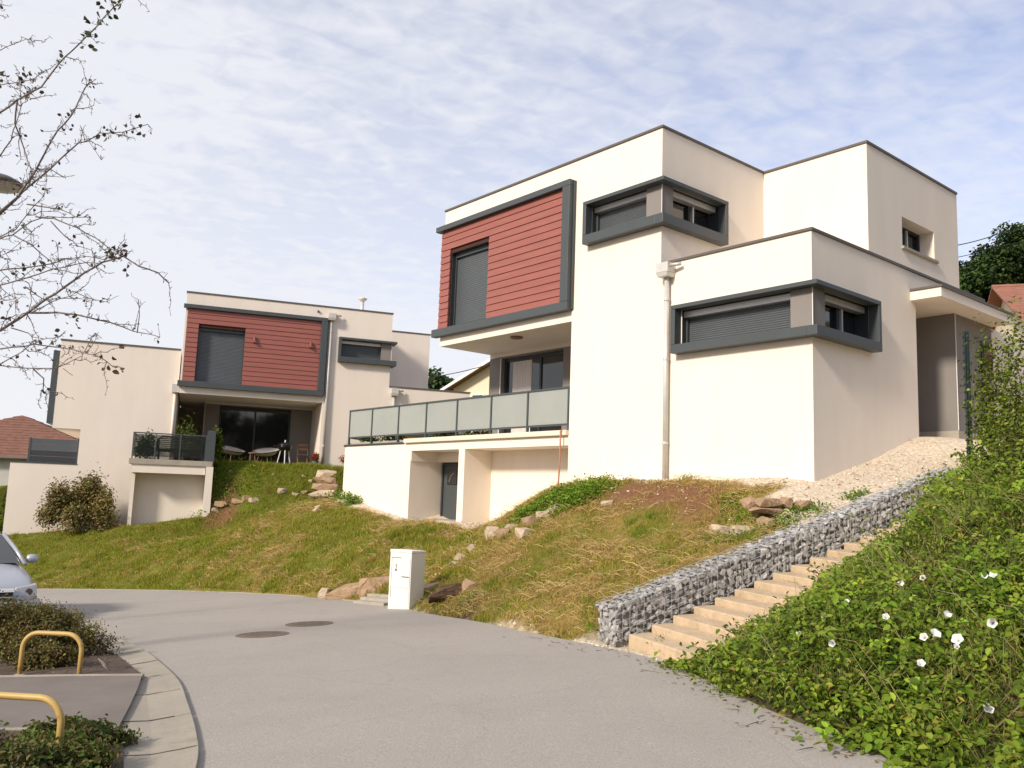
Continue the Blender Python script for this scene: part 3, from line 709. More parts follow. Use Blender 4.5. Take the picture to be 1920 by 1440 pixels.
def build_house(H, name, label, near=True, uL=-7.63, porch=1.74, facade_mat='render'):
    root = thing(name, H.o, label, 'house', 'white cubic houses on the slope', rz=-H.yaw)
    RM = M[facade_mat]
    zroof, zan, zs = 6.17, 3.23, 2.43
    uW, uA, vb, ub, vb2, vE = -2.56, 3.35, 3.62, 2.51, 7.37, 3.84
    zb = -3.6
    # --- outer shell
    mb = MB()
    front = lambda a, b, d: (a, d, b)
    holesF = [(-7.23, -5.58, 2.89, 4.92, 0.26, 1),       # tall shutter in the red panel
              (-1.99, -0.40, 4.26, 4.95, 0.34, 1),       # corner window above
              (0.55, 2.94, 1.52, 2.22, 0.34, 1)]         # corner window of the annex
    facade(mb, front, [(uL, 0.0, zs, zroof), (uW, 0.0, zb, zs), (0.0, uA, zb, zan)], holesF)
    sideB = lambda a, b, d: (0.0 - d, a, b)
    facade(mb, sideB, [(0.0, vb, zan - 0.4, zroof)], [(0.34, 1.90, 4.26, 4.95, 0.34, 1)])
    blockF = lambda a, b, d: (a, vb + d, b)
    facade(mb, blockF, [(0.0, ub, zan - 0.4, zroof)], [])
    blockS = lambda a, b, d: (ub - d, a, b)
    facade(mb, blockS, [(vb, vb2, zan - 0.4, zroof)], [(5.13, 6.70, 4.25, 4.93, 0.42, 0)])
    annS = lambda a, b, d: (uA - d, a, b)
    facade(mb, annS, [(0.0, vE, zb, zan), (vE, 7.2, 2.66, zan)], [(0.39, 1.93, 1.52, 2.22, 0.34, 1)])
    # returns, backs and undersides
    mb.quad((uL, 0, zs), (uL, 8, zs), (uL, 8, zroof), (uL, 0, zroof))
    mb.quad((uL, 0, zs), (uW, 0, zs), (uW, porch + 3.2, zs), (uL, porch + 3.2, zs))            # soffit
    mb.quad((uW, 0, zb), (uW, porch, zb), (uW, porch, zs), (uW, 0, zs))
    mb.quad((uL, 8, zb), (ub, 8, zb), (ub, 8, zroof), (uL, 8, zroof))
    mb.quad((ub, vb2, zan - .4), (ub, 8, zan - .4), (ub, 8, zroof), (ub, vb2, zroof))
    mb.quad((uA, vE, zb), (0.5, vE, zb), (0.5, vE, 2.66), (uA, vE, 2.66))
    mb.quad((uL, 0, zroof - .25), (0, 0, zroof - .25), (0, 8, zroof - .25), (uL, 8, zroof - .25))
    mb.quad((0, vb, zroof - .25), (ub, vb, zroof - .25), (ub, 8, zroof - .25), (0, 8, zroof - .25))
    mb.quad((0, 0, zan - .25), (uA, 0, zan - .25), (uA, 7.2, zan - .25), (0, 7.2, zan - .25))
    mb.quad((uA, 7.2, 2.66), (0, 7.2, 2.66), (0, 7.2, zan), (uA, 7.2, zan))
    wall = mb.build('wall', [RM, M['dark_reveal']], root)
    # --- copings: thin dark metal caps
    def cop(name_, *boxes):
        m_ = MB()
        for b_ in boxes: m_.box(*b_)
        return m_.build(name_, M['coping'], root, bevel=0.006)
    t, o_ = 0.055, 0.03
    cop('coping', (uL - o_, 0.0 + o_, -o_, 0.28, zroof, zroof + t), (-0.28, o_, 0.28, vb - o_, zroof, zroof + t))
    cop('coping', (0.0, ub + o_, vb - o_, vb + 0.28, zroof, zroof + t), (ub - 0.28, ub + o_, vb + 0.28, 8.0, zroof, zroof + t))
    cop('coping', (0.0, uA + o_, -o_, 0.28, zan, zan + t), (uA - 0.28, uA + o_, 0.28, 7.2, zan, zan + t))
    # --- red clad panel with separate boards
    bk = MB().box(-7.64, -5.58, -0.035, -0.004, 4.92, 5.57).box(-7.64, -7.23, -0.035, -0.004, 2.87, 4.92).box(-5.58, -2.79, -0.035, -0.004, 2.87, 5.57).build('cladding', M['board_back'], root)
    nb = 15; z0 = 2.87; z1 = 5.57; bh = (z1 - z0) / nb
    rb = random.Random(5)
    for i in range(nb):
        za = z0 + i * bh + 0.006; zc = z0 + (i + 1) * bh - 0.006
        spans = [(-7.655, -2.795)]
        if za < 4.92 - 0.03: spans = [(-7.655, -7.235), (-5.575, -2.795)]
        for s0, s1 in spans:
            d = rb.uniform(0, 0.004)
            # lapped board: foot further out than its head
            MB().hexa([(s0, -0.085 - d, za), (s1, -0.085 - d, za), (s1, -0.04, za), (s0, -0.04, za), (s0, -0.068 - d, zc), (s1, -0.068 - d, zc), (s1, -0.04, zc), (s0, -0.04, zc)]).build('board', M['board'], bk)
    fr = MB()
    fr.box(-7.80, -2.55, -0.185, -0.002, 5.572, 5.715)
    fr.box(-2.79, -2.55, -0.185, -0.002, 2.872, 5.570)
    fr.box(-7.80, -2.55, -0.185, -0.002, 2.665, 2.870)
    fr.build('panel_frame', M['anthracite'], root, bevel=0.008)
    MB().box(-2.548, -2.505, -0.06, -0.002, 2.70, 5.69).build('flashing', M['anthracite'], root)
    sh = shutter_mesh(MB(), -7.21, -5.60, 0.17, 2.89, 4.80, 0.05).build('shutter', M['shutter'], root)
    MB().box(-7.22, -5.59, 0.10, 0.24, 4.805, 4.915).build('shutter_box', M['anthracite'], sh)
    for a_ in (-7.228, -5.61): MB().box(a_, a_ + .028, 0.12, 0.22, 2.895, 4.80).build('guide_rail', M['anthracite'], sh)
    MB().box(-7.228, -5.582, -0.11, 0.255, 2.872, 2.888).build('sill', M['anthracite'], sh)
    # --- corner windows
    def corner_window(u0, uc, v1, z0, z1, zi0, zi1, closed_gap, grey_u, grey_v, open_end=False):
        d = 0.205; tb = 0.10
        m_ = MB()
        m_.box(u0, uc, -d, -0.002, zi1, z1); m_.box(u0, uc, -d, -0.002, z0, zi0); m_.box(u0, u0 + tb, -d, -0.002, zi0 + .002, zi1 - .002)
        e = v1 if not open_end else 0.5
        m_.box(uc + .002, uc + d, -d, e, zi1, z1); m_.box(uc + .002, uc + d, -d, e, z0, zi0)
        if not open_end: m_.box(uc + .002, uc + d, e - tb, e - .002, zi0 + .002, zi1 - .002)
        fr_ = m_.build('window', M['anthracite'], root, bevel=0.007)
        g_ = MB().box(uc - grey_u, uc + 0.012, -0.012, grey_v, zi0 + .001, zi1 - .001).build('corner_pier', M['grey_render'], fr_)
        MB().box(uc + 0.013, uc + 0.026, -0.026, -0.013, zi0 + .002, zi1 - .002).build('corner_bead', M['trim'], fr_)
        # front: shutter, lowered
        s_ = shutter_mesh(MB(), u0 + tb + .02, uc - grey_u - .02, 0.20, zi0 + closed_gap, zi1 - .14, 0.042).build('shutter', M['shutter'], fr_)
        MB().box(u0 + tb + .01, uc - grey_u - .01, 0.06, 0.22, zi1 - .135, zi1 - .02).build('shutter_box', M['aluminium'], fr_)
        for a_ in (u0 + tb + .005, uc - grey_u - .05): MB().box(a_, a_ + .046, 0.13, 0.24, zi0 + .002, zi1 - .15).build('guide_rail', M['anthracite'], fr_)
        MB().box(u0 + tb, uc - grey_u, 0.27, 0.30, zi0 + .002, zi1 - .002).build('pane', M['glass'], fr_)
        MB().box(uc - 0.30, uc - 0.27, grey_v, v1 - .06, zi0 + .002, zi1 - .002).build('pane', M['glass'], fr_)
        if not open_end:
            MB().box(uc - 0.22, uc - 0.06, grey_v + .01, v1 - .12, zi1 - .135, zi1 - .02).build('shutter_box', M['aluminium'], fr_)
            vm = grey_v + (v1 - grey_v) * 0.50
            k = MB()
            for (va, vc) in ((grey_v, grey_v + .05), (vm - .05, vm + .02), (v1 - .13, v1 - .08)): k.box(uc - .265, uc - .20, va, vc, zi0 + .004, zi1 - .15)
            k.box(uc - .262, uc - .203, grey_v, v1 - .08, zi0 + .003, zi0 + .05)
            k.build('sash', M['dark_reveal'], fr_)
            MB().box(uc - .198, uc - .150, vm + .03, vm + .075, zi0 + .03, zi1 - .15).build('sash_edge', M['aluminium'], fr_)
        return fr_
    corner_window(-2.09, 0.0, 1.99, 4.06, 5.03, 4.26, 4.95, 0.0, 0.40, 0.34, open_end=not near)
    corner_window(0.43, uA, 2.03, 1.35, 2.30, 1.52, 2.22, 0.06, 0.41, 0.39)
    # --- window in the side of the rear block
    wf = MB()
    for (va, vc, za, zc) in ((5.135, 5.20, 4.256, 4.926), (6.63, 6.695, 4.256, 4.926), (5.20, 6.63, 4.256, 4.31), (5.20, 6.63, 4.87, 4.926), (5.90, 5.96, 4.312, 4.868)):
        wf.box(ub - .40, ub - .33, va, vc, za, zc)
    wf = wf.build('window', M['dark_reveal'], root)
    MB().box(ub - .41, ub - .402, 5.14, 6.69, 4.26, 4.92).build('pane', M['glass'], wf)
    MB().box(ub - .328, ub - .29, 5.965, 6.02, 4.315, 4.865).build('sash_edge', M['aluminium'], wf)
    MB().box(ub - .32, ub + .06, 5.08, 6.80, 4.185, 4.248).build('sill', M['concrete'], wf, bevel=0.006)
    # --- rainwater: hopper and pipe at the joint with the annex, spouts
    def downpipe(u, ztop, zbot, s=1.0):
        p = MB().tube([(u, -.085, ztop - .26), (u, -.085, zbot)], .052, 12).build('downpipe', M['zinc'], root, smooth=True)
        MB().hexa([(u - .12, -.24, ztop - .28), (u + .12, -.24, ztop - .28), (u + .12, -.004, ztop - .28), (u - .12, -.004, ztop - .28),
                   (u - .15, -.26, ztop - .20), (u + .15, -.26, ztop - .20), (u + .15, -.004, ztop - .20), (u - .15, -.004, ztop - .20)]).box(u - .15, u + .15, -.26, -.004, ztop - .198, ztop).build('hopper', M['zinc'], p, bevel=0.008)
        for zz_ in (ztop - .75, (ztop + zbot) / 2 + .2, zbot + .7):
            if zz_ > zbot + .2: MB().tube([(u, -.085, zz_), (u, -.085, zz_ + .045)], .062, 12).build('bracket', M['zinc'], p)
        MB().tube([(u + .15, -.16, ztop - .06), (u + .36, -.10, ztop - .06)], .035, 10).build('overflow_spout', M['zinc'], p, smooth=True)
    if near: downpipe(0.23, 3.20, -1.10)
    else:
        downpipe(-2.42, 5.92, 0.05); downpipe(0.20, 3.16, 0.1)
    # --- rear flue / vent on the annex roof
    if near:
        MB().tube([(-0.10, vb - .12, 4.2), (-0.10, vb - .12, 5.02)], .055, 10).build('vent_pipe', M['white_paint'], root, smooth=True)
    else:
        MB().tube([(-.9, 2.0, 5.9), (-.9, 2.0, 6.98)], .07, 10).lathe((-.9, 2.0, 6.98), [(.05, 0), (.17, .10), (.20, .14), (.05, .20)], 12).build('flue', M['zinc'], root, smooth=True)
        for u in (-5.23, -3.15):
            MB().box(u - .05, u + .05, -.20, -.086, 4.50, 4.56).tube([(u, -.14, 4.56), (u, -.14, 4.72)], .045, 10).build('wall_lamp', M['board'], root)
        MB().box(-2.97, -2.90, -.06, -.002, 5.93, 6.0).build('wall_spout', M['anthracite'], root)
    # --- canopy over the entrance and the grey entrance wall
    if near:
        MB().box(uA - .002, uA + .60, 3.63, 7.2, 2.632, 2.815).box(1.0, uA - .004, vE + .004, 7.19, 2.632, 2.656).build('canopy', RM, root)
        MB().box(uA + .002, uA + .63, 3.60, 7.22, 2.817, 2.86).build('canopy_flashing', M['coping'], root)
        MB().box(1.0, 3.49, 5.31, 7.18, .155, 2.63).build('entrance_wall', M['grey_render'], root)
        MB().box(3.492, 3.505, 5.297, 5.309, .16, 2.62).build('corner_bead', M['trim'], root)
        dw = MB().box(3.492, 3.53, 6.55, 7.12, 1.15, 2.22).build('window', M['dark_reveal'], root)
        MB().box(3.532, 3.540, 6.60, 7.07, 1.20, 2.17).build('pane', M['glass'], dw)
        MB().box(3.492, 3.60, 6.50, 7.16, 1.09, 1.145).build('sill', M['anthracite'], dw)
        MB().box(1.0, 3.54, 5.20, 7.20, -.6, .150).build('threshold', M['concrete'], root)
        MB().box(0.5, 3.46, 7.202, 9.5, -.5, 2.6).build('rear_wall', RM, root)
    # --- recessed living room front below the box
    pf = MB()
    u0, u1 = (-7.12, -4.64) if near else (-6.20, -3.40)
    zt = 2.28 if near else 2.33
    ul = uL if near else -6.75
    fn = lambda a, b, d: (a, porch + d, b)
    facade(pf, fn, [(ul, uW + .002, -.6, zt + .04)], [(u0, u1, 0.02, zt, 0.22, 0)])
    pf.build('porch_wall', M['grey_render'], root)
    MB().quad((ul, porch - .002, zt + .042), (uW, porch - .002, zt + .042), (uW, porch - .002, zs), (ul, porch - .002, zs)).build('lintel', RM, root)
    if not near:
        MB().box(-10, -6.76, 6.2, 6.4, -.6, zs - .003).box(-6.77, -6.751, porch, 6.19, -.6, zs - .003).build('porch_side_wall', RM, root)
    sd = MB(); um = (u0 + u1) / 2 + (.25 if near else 0)
    for a in (u0 + .002, um - .04, u1 - .072): sd.box(a, a + .07, porch + .12, porch + .20, 0.03, zt - .004)
    sd.box(u0 + .07, u1 - .07, porch + .122, porch + .198, zt - .10, zt - .006); sd.box(u0 + .07, u1 - .07, porch + .122, porch + .198, 0.03, .09)
    sd = sd.build('sliding_door', M['dark_reveal'], root)
    MB().box(u0 + .072, um - .042, porch + .15, porch + .17, .092, zt - .102).build('pane', M['glass'], sd)
    MB().box(um + .032, u1 - .074, porch + .15, porch + .17, .092, zt - .102).build('pane', M['glass'], sd)
    if near:
        cu = MB(); n = 24
        for i in range(n):
            a0 = u0 + .35 + (um - .42 - u0 - .3) * i / n; a1 = u0 + .35 + (um - .42 - u0 - .3) * (i + 1) / n
            d0 = porch + .135 + .008 * math.sin(i * 1.9); d1 = porch + .135 + .008 * math.sin((i + 1) * 1.9)
            cu.quad((a0, d0, .1), (a1, d1, .1), (a1, d1, zt - .12), (a0, d0, zt - .12))
        cu.build('curtain', M['curtain'], sd)
        MB().lathe((-4.95, 0.42, zs - .045), [(.13, 0), (.16, .015), (.16, .043)], 16).build('spotlight', M['wood'], root)
        MB().box(u0 - .03, u0 - .003, porch - .012, porch + .1, .02, zt).build('corner_bead', M['trim'], root)
    return root

house = build_house(H1, 'cubic_house', 'nearest white cubic house with red clad panel and long frosted glass terrace railing')
house2 = build_house(H2, 'cubic_house', 'farther white cubic house whose red panel has two small wall lamps, behind the lawn', near=False, uL=-7.72, porch=2.9, facade_mat='render2')

# --- terrace of the near house: beam, ledge, piers, garage niches, railing
def near_terrace(root):
    RM = M['render']
    m_ = MB()
    zb = -3.4
    m_.box(-8.77, -2.562, 0.0, 0.88, -.345, -.132)                     # beam
    m_.box(-6.57, -6.32, 0.0, 1.10, zb, -.347)                         # pier
    m_.box(-6.318, -2.562, .88, 1.2, zb, -.347)                        # back of the open niche
    m_.box(-8.77, -6.572, 1.12, 1.3, zb, -.347)                        # back of the door niche
    m_.build('terrace_wall', RM, root)
    # long end wall with a rounded far corner
    pts = [(-8.772, 0), (-12.3, 0), (-12.55, .08), (-12.72, .25), (-12.80, .5), (-12.82, 3.0)]
    w_ = MB(); V = []; n = len(pts)
    for (a, b) in pts: V += [(a, b, zb), (a, b, -.13)]
    w_.add(V, [(2 * i, 2 * i + 1, 2 * i + 3, 2 * i + 2) for i in range(n - 1)])
    w_.quad((-8.772, 0, zb), (-8.772, 1.2, zb), (-8.772, 1.2, -.13), (-8.772, 0, -.13))
    w_.add([(a, b, -.131) for a, b in pts] + [(-8.772, 3.0, -.131)], [tuple(range(n + 1))])
    w_.build('end_wall', RM, root)
    V = []; c_ = MB()
    for i, (a, b) in enumerate(pts[1:]):
        pass
    c_.tube([(a - .0, b - .0, -.115) for a, b in [(-9.1, -.02), (-12.3, -.02), (-12.56, .06), (-12.74, .24), (-12.82, .5), (-12.84, 3)]], .03, 6).build('coping', M['anthracite'], root)
    MB().box(-9.04, -2.565, -.09, 1.74, -.128, -.012).build('ledge', M['terrace'], root, bevel=0.01)
    MB().box(-12.6, -9.042, .06, 1.9, -.129, -.03).build('ledge', M['concrete'], root)
    MB().box(-12.3, -2.6, 1.742, 6, -.129, -.02).build('terrace_floor', M['terrace'], root)
    # door in the niche
    d = MB().box(-8.74, -7.80, 1.06, 1.115, -2.23, -.62).build('door', M['anthracite'], root, bevel=0.006)
    MB().box(-8.70, -8.64, 1.02, 1.058, -2.22, -.64).box(-7.86, -7.80, 1.02, 1.058, -2.22, -.64).box(-8.64, -7.86, 1.02, 1.058, -.70, -.64).build('door_frame', M['dark_reveal'], d)
    MB().box(-8.45, -8.02, 1.035, 1.058, -1.22, -.84).build('door_window', M['glass'], d)
    MB().tube([(-8.36, 1.03, -1.15), (-8.28, 1.028, -.98), (-8.14, 1.03, -.9)], .006, 5).build('grille', M['aluminium'], d)
    MB().box(-8.768, -8.742, .01, 1.115, -.62, -.347).box(-8.74, -6.575, .90, 1.117, -.61, -.35).build('door_lintel', RM, root)
    MB().box(-8.767, -6.575, .05, 1.05, -2.4, -2.17).build('door_step', M['concrete'], root)
    # railing
    us = [-12.23, -10.92, -9.49, -8.12, -6.73, -5.33, -3.97, -2.60]
    yv = 0.02
    rail = MB().box(us[0] - .03, -2.575, yv - .03, yv + .03, .925, .965)
    e0 = Vector((us[0], yv, 0)); e1 = Vector((-12.62, .75, 0)); dn = (e1 - e0).normalized(); pn = Vector((-dn.y, dn.x, 0)) * .03
    def slab(z0, z1): return [tuple(q + Vector((0, 0, z))) for z in (z0, z1) for q in (e0 + pn, e1 + pn, e1 - pn, e0 - pn)]
    rail.hexa(slab(.925, .965))
    rail = rail.build('railing', M['anthracite'], root)
    lo = MB().box(us[0], -2.58, yv - .02, yv + .02, .10, .14); lo.hexa(slab(.10, .14)); lo.build('lower_rail', M['anthracite'], rail)
    for u in us: MB().box(u - .025, u + .025, yv - .025, yv + .025, -.10, .924).build('post', M['anthracite'], rail)
    MB().box(e1.x - .025, e1.x + .025, e1.y - .025, e1.y + .025, -.10, .924).build('post', M['anthracite'], rail)
    for a, b in zip(us[:-1], us[1:]): MB().box(a + .03, b - .03, yv - .006, yv + .006, .145, .920).build('pane', M['frosted'], rail)
    q0, q1 = e0 + dn * .05, e1 - dn * .05; pp = pn.normalized() * .006
    MB().hexa([tuple(q + Vector((0, 0, z))) for z in (.145, .92) for q in (q0 + pp, q1 + pp, q1 - pp, q0 - pp)]).build('pane', M['frosted'], rail)
near_terrace(house)
p0 = H1.w(-2.70, -.12, -.03); p1 = H1.w(-2.73, -.13, -1.6); p2 = H1.w(-2.72, -.16, -2.1); p3 = H1.w(-2.6, .1, .02)
tag(MB().tube([p3, p0, p0.lerp(p1, .4) + H1.U * .02, p1, p2], .018, 6).build('garden_hose', M['orange'], smooth=True), 'thin orange garden hose hanging down over the terrace ledge', 'hose')

# --- lower balcony of the second house with glass railing
def far_terrace(root):
    RM = M['render2']
    MB().box(-9.08, -6.40, -1.55, 1.2, -.24, -.06).build('balcony_slab', M['concrete'], root)
    MB().box(-8.98, -6.62, -1.50, -1.2, -.53, -.242).build('balcony_beam', RM, root)
    MB().box(-6.60, -6.36, -1.56, 2.9, -3.0, -.245).build('balcony_side_wall', RM, root)
    MB().box(-8.98, -6.602, -.75, -.5, -3.2, -.245).box(-8.98, -8.86, -1.198, -.752, -3.2, -.246).build('balcony_back_wall', RM, root)
    us = [-9.0, -8.3, -7.5, -6.66]
    rl = MB().box(-9.02, -6.44, -1.47, -1.43, .80, .84).box(-9.02, -8.98, -1.428, .28, .80, .84).build('railing', M['anthracite'], root)
    for u in us: MB().box(u - .02, u + .02, -1.47, -1.43, -.06, .798).build('post', M['anthracite'], rl)
    for a, b in zip(us[:-1], us[1:]): MB().box(a + .025, b - .025, -1.456, -1.444, .03, .78).build('pane', M['smoke_glass'], rl)
    MB().box(-9.006, -8.994, -1.42, .27, .03, .78).build('pane', M['smoke_glass'], rl)
    MB().box(-6.64, -6.36, -1.48, -1.40, -.24, 1.02).box(-6.42, -6.36, -1.398, -.4, -.24, 1.0).build('screen', M['anthracite'], rl)
    MB().box(-9.0, -6.5, 1.21, 8, -.2, -.02).build('terrace_floor', M['terrace'], root)
far_terrace(house2)

# --- stepped neighbour wing on the far left (third house)
def wing():
    root = thing('stepped_house', H2.o, 'beige blank walled house at the left with overhanging upper storey and dark side', 'house', rz=-H2.yaw)
    RM = M['render2']; v0, v1 = .3, 7.5
    w_ = MB()
    rects = [(-11.74, -7.76, .92, 4.03), (-10.85, -7.76, -.33, .92), (-12.91, -7.76, -3.6, -.33)]
    facade(w_, lambda a, b, d: (a, v0 + d, b), rects, [])
    w_.quad((-11.74, v0, .92), (-10.85, v0, .92), (-10.85, v1, .92), (-11.74, v1, .92))
    w_.quad((-10.85, v0, -.33), (-10.85, v0, .92), (-10.85, v1, .92), (-10.85, v1, -.33))
    w_.quad((-12.91, v0, -.33), (-10.85, v0, -.33), (-10.85, v1, -.33), (-12.91, v1, -.33))
    w_.quad((-12.91, v0, -3.6), (-12.91, v0, -.33), (-12.91, v1, -.33), (-12.91, v1, -3.6))
    w_.quad((-11.74, v0, .92), (-11.74, v0, 4.03), (-11.74, v1, 4.03), (-11.74, v1, .92))
    w_.quad((-11.74, v0, 4.0), (-7.76, v0, 4.0), (-7.76, v1, 4.0), (-11.74, v1, 4.0))
    w_.quad((-7.76, v0, -3.6), (-7.76, v0, 4.03), (-7.76, v1, 4.03), (-7.76, v1, -3.6))
    w_.build('wall', RM, root)
    MB().box(-11.77, -7.77, v0 - .03, v0 + .25, 4.032, 4.085).build('coping', M['coping'], root)
    MB().box(-11.95, -11.742, v0 + .02, v0 + 4.5, 1.08, 3.66).build('panel_frame', M['anthracite'], root)
    MB().box(-12.93, -10.852, v0 - .02, v0 + .22, -.328, -.285).build('coping', M['anthracite'], root)
    sc = MB().box(-12.45, -12.38, v0 + .25, v0 + .31, -.28, .56).box(-10.92, -10.86, v0 + .25, v0 + .31, -.28, .56).build('privacy_screen', M['anthracite'], root)
    for i in range(4):
        z = -.27 + i * .205
        MB().box(-12.375, -10.925, v0 + .26, v0 + .30, z, z + .196).build('screen_board', M['dark_reveal'] if i < 2 else M['shutter'], sc)
    p = MB().tube([(-7.85, v0 - .07, 2.6), (-7.85, v0 - .07, -.2)], .05, 10).build('downpipe', M['render2'], root, smooth=True)
    MB().box(-7.97, -7.73, v0 - .2, v0 - .004, 2.45, 2.75).build('hopper', M['zinc'], p)
wing()

# ------------------------------------------------------------------ flight of steps and gabion wall
steps = thing('garden_steps', st_w(0, 0, 0), 'long flight of worn sandy concrete steps beside the stone cage wall', 'steps')
def rel(p, o): return tuple(Vector(p) - o)
rs = random.Random(9)
for i in range(20):
    a0 = i * ST_T; a1 = a0 + ST_T - .003; zt = 0.06 + i * ST_H; zb = zt - 0.60
    tilt = -0.035 + rs.uniform(-.01, .01); j = rs.uniform(-.008, .008)
    P = []
    for z, dd in ((zb, 0), (zt, 1)):
        for a, b in ((a0 + j + (0.012 if dd else 0), 0.02), (a1, 0.02), (a1, ST_W), (a0 + j + (0.012 if dd else 0), ST_W)):
            zz_ = z + (dd and (tilt * (b / ST_W) + (0.012 if a > a0 + .1 else 0)))
            P.append(rel(st_w(a, b, zz_), st_w(0, 0, 0)))
    o = MB().hexa([P[0], P[3], P[2], P[1], P[4], P[7], P[6], P[5]]).build('step', M['step'], steps, bevel=0.014)

gab = thing('gabion_wall', st_w(0, 0, 0), 'sloping gabion wall of grey stones in wire mesh along the steps', 'gabion wall')
GW, GH, GA0, GA1 = 0.46, 0.42, -0.17, 6.3
rg = random.Random(21)
protos = []
for k in range(14):
    protos.append(hull_mesh('gabion_stone', rg.randint(11, 16), (1, rg.uniform(.7, .95), rg.uniform(.50, .70)), 100 + k, [M['gabion'], M['gabion'], M['gabion2'], M['gabion3']][k % 4]))
slots = []
def gz0(a): return st_z(a) - 0.05 if a > 0 else -0.06
a = GA0
# front face, top face, end face: staggered courses of stones
def face_slots(nu, nv, f, n_out):
    for j in range(nv):
        for i in range(nu):
            uu = (i + (0.5 if j % 2 else 0.0) + rg.uniform(.05, .75)) / nu; vv = min(1, max(0, (j + .5 + rg.uniform(-.42, .42)) / nv))
            if uu > 1: continue
            slots.append((f(min(uu, 1), vv), n_out))
La = GA1 - GA0
face_slots(74, 6, lambda u, v: st_w(GA0 + u * La, -0.035, st_z(GA0 + u * La) - .13 + .02 + (GH + .06) * v), 0)
face_slots(70, 5, lambda u, v: st_w(GA0 + u * La, -0.03 - v * (GW - .04), st_z(GA0 + u * La) - .03 + GH - .035), 1)
face_slots(5, 5, lambda u, v: st_w(GA0 + .03, -0.02 - u * (GW - .05), st_z(GA0) - .06 + GH * (.0 + 1.0 * v)), 2)
slots.sort(key=lambda s_: (s_[0] - CAM).length)
restV, restF = MB(), None
for k, (p, fc) in enumerate(slots):
    me = protos[rg.randrange(14)]; sz = rg.choice((rg.uniform(.040, .055), rg.uniform(.052, .078))); sc_ = Vector((sz * rg.uniform(1, 1.35), sz, sz * rg.uniform(.8, 1.1)))
    rot = (rg.uniform(-.7, .7), rg.uniform(-.7, .7), rg.uniform(0, 6.28))
    if fc == 1: sc_.z *= .75; rot = (rg.uniform(-.18, .18), rg.uniform(-.18, .18), rot[2])
    else: rot = (rg.uniform(-.3, .3) + math.pi / 2, rg.uniform(0, 6.28), math.atan2(ST_R.y, ST_R.x) + (math.pi / 2 if fc == 2 else 0) + rg.uniform(-.25, .25))
    loc = p - ST_O + Vector((0, 0, rg.uniform(-.006, .006)))
    if k < 300:
        o = bpy.data.objects.new('stone', me); COL.objects.link(o); o.parent = gab; o.location = loc; o.rotation_euler = rot; o.scale = sc_
    else:
        mx = Matrix.LocRotScale(loc, __import__('mathutils').Euler(rot), sc_)
        restV.add([mx @ v.co for v in me.vertices], [tuple(q.vertices) for q in me.polygons], [0, 0, 1, 2][protos.index(me) % 4])
tag(restV.build('stones', [M['gabion'], M['gabion2'], M['gabion3']], gab), kind='stuff')
core = MB(); NA = 14
for i in range(NA):
    a0 = GA0 + .05 + (La - .05) * i / NA; a1 = GA0 + .05 + (La - .05) * (i + 1) / NA
    P = []
    for dz in (-.16, GH - .075):
        for aa, bb in ((a0, -.06), (a0, -GW + .02), (a1, -GW + .02), (a1, -.06)): P.append(rel(st_w(aa, bb, st_z(aa) - .03 + dz), ST_O))
    core.hexa(P)
tag(core.build('stone_fill', M['fill'], gab), kind='stuff')
wm = MB()
for b_, dz in [(-.0, k * .105) for k in range(5)] + [(-k * .115, GH) for k in range(1, 5)]:
    wm.tube([rel(st_w(GA0, b_, st_z(GA0) - .03 + dz), ST_O), rel(st_w(GA1, b_, st_z(GA1) - .03 + dz), ST_O)], .0034, 4)
nw = int(La / .105)
for i in range(nw + 1):
    aa = GA0 + i * .105
    wm.tube([rel(st_w(aa, 0, st_z(aa) - .03), ST_O), rel(st_w(aa, .002, st_z(aa) - .03 + GH + .002), ST_O), rel(st_w(aa, -GW, st_z(aa) - .03 + GH + .002), ST_O)], .0030, 4)
tag(wm.build('wire_mesh', M['wire'], gab), kind='stuff')

# ------------------------------------------------------------------ rocks
def rock(px, py, size, seed, material, label, group=None, rot=None, dz=0.0, depth=None, name='rock', sink=0.55):
    if depth is None: size = tuple(c * .88 for c in size)
    p = on_ground(px, py) if depth is None else at_y(px, py, depth)
    o = bpy.data.objects.new(name, rock_mesh(name, size, seed, M[material])); COL.objects.link(o)
    r_ = random.Random(seed)
    o.location = (p.x, p.y, p.z + size[2] * (1 - sink) * .6 + dz - size[2] * .3)
    o.rotation_euler = rot or (r_.uniform(-.2, .2), r_.uniform(-.2, .2), r_.uniform(0, 3))
    return tag(o, label, 'rock', group)
RG = 'limestone rocks on the bank'
rock(652, 1112, (.66, .26, .20), 1, 'rock', 'long tan limestone block left of the white cabinet, lowest by the road', RG, (0.1, -.22, -.30))
rock(706, 1098, (.40, .22, .22), 2, 'rock', 'tan split boulder directly left of the white cabinet', RG, (0, -.2, -.1))
rock(612, 1112, (.20, .16, .14), 3, 'rock_pale', 'small pale rock at the left tip of the long tan block', RG)
rock(690, 1112, (.30, .15, .14), 4, 'rock', 'reddish wedge of rock under the split boulder by the cabinet', RG, (.1, -.3, -.2))
rock(838, 1120, (.40, .22, .25), 5, 'rock_dark', 'dark brown boulder right of the white cabinet', RG, (0, -.25, .35))
rock(812, 1100, (.26, .15, .10), 6, 'rock_pale', 'pale capping stone leaning on the dark boulder', RG, (0, -.4, .3))
rock(878, 1102, (.22, .17, .15), 7, 'rock', 'pinkish rock half buried above the dark boulder', RG)
rock(866, 1046, (.17, .14, .09), 8, 'rock_pale', 'upper flat pale stone on the grass above the cabinet', RG)
rock(856, 1057, (.16, .10, .06), 9, 'rock_pale', 'lower slanted pale stone on the grass above the cabinet', RG)
rock(886, 1028, (.10, .09, .09), 31, 'rock_pale', 'single small pale stone on grass below the gravel spill', RG)
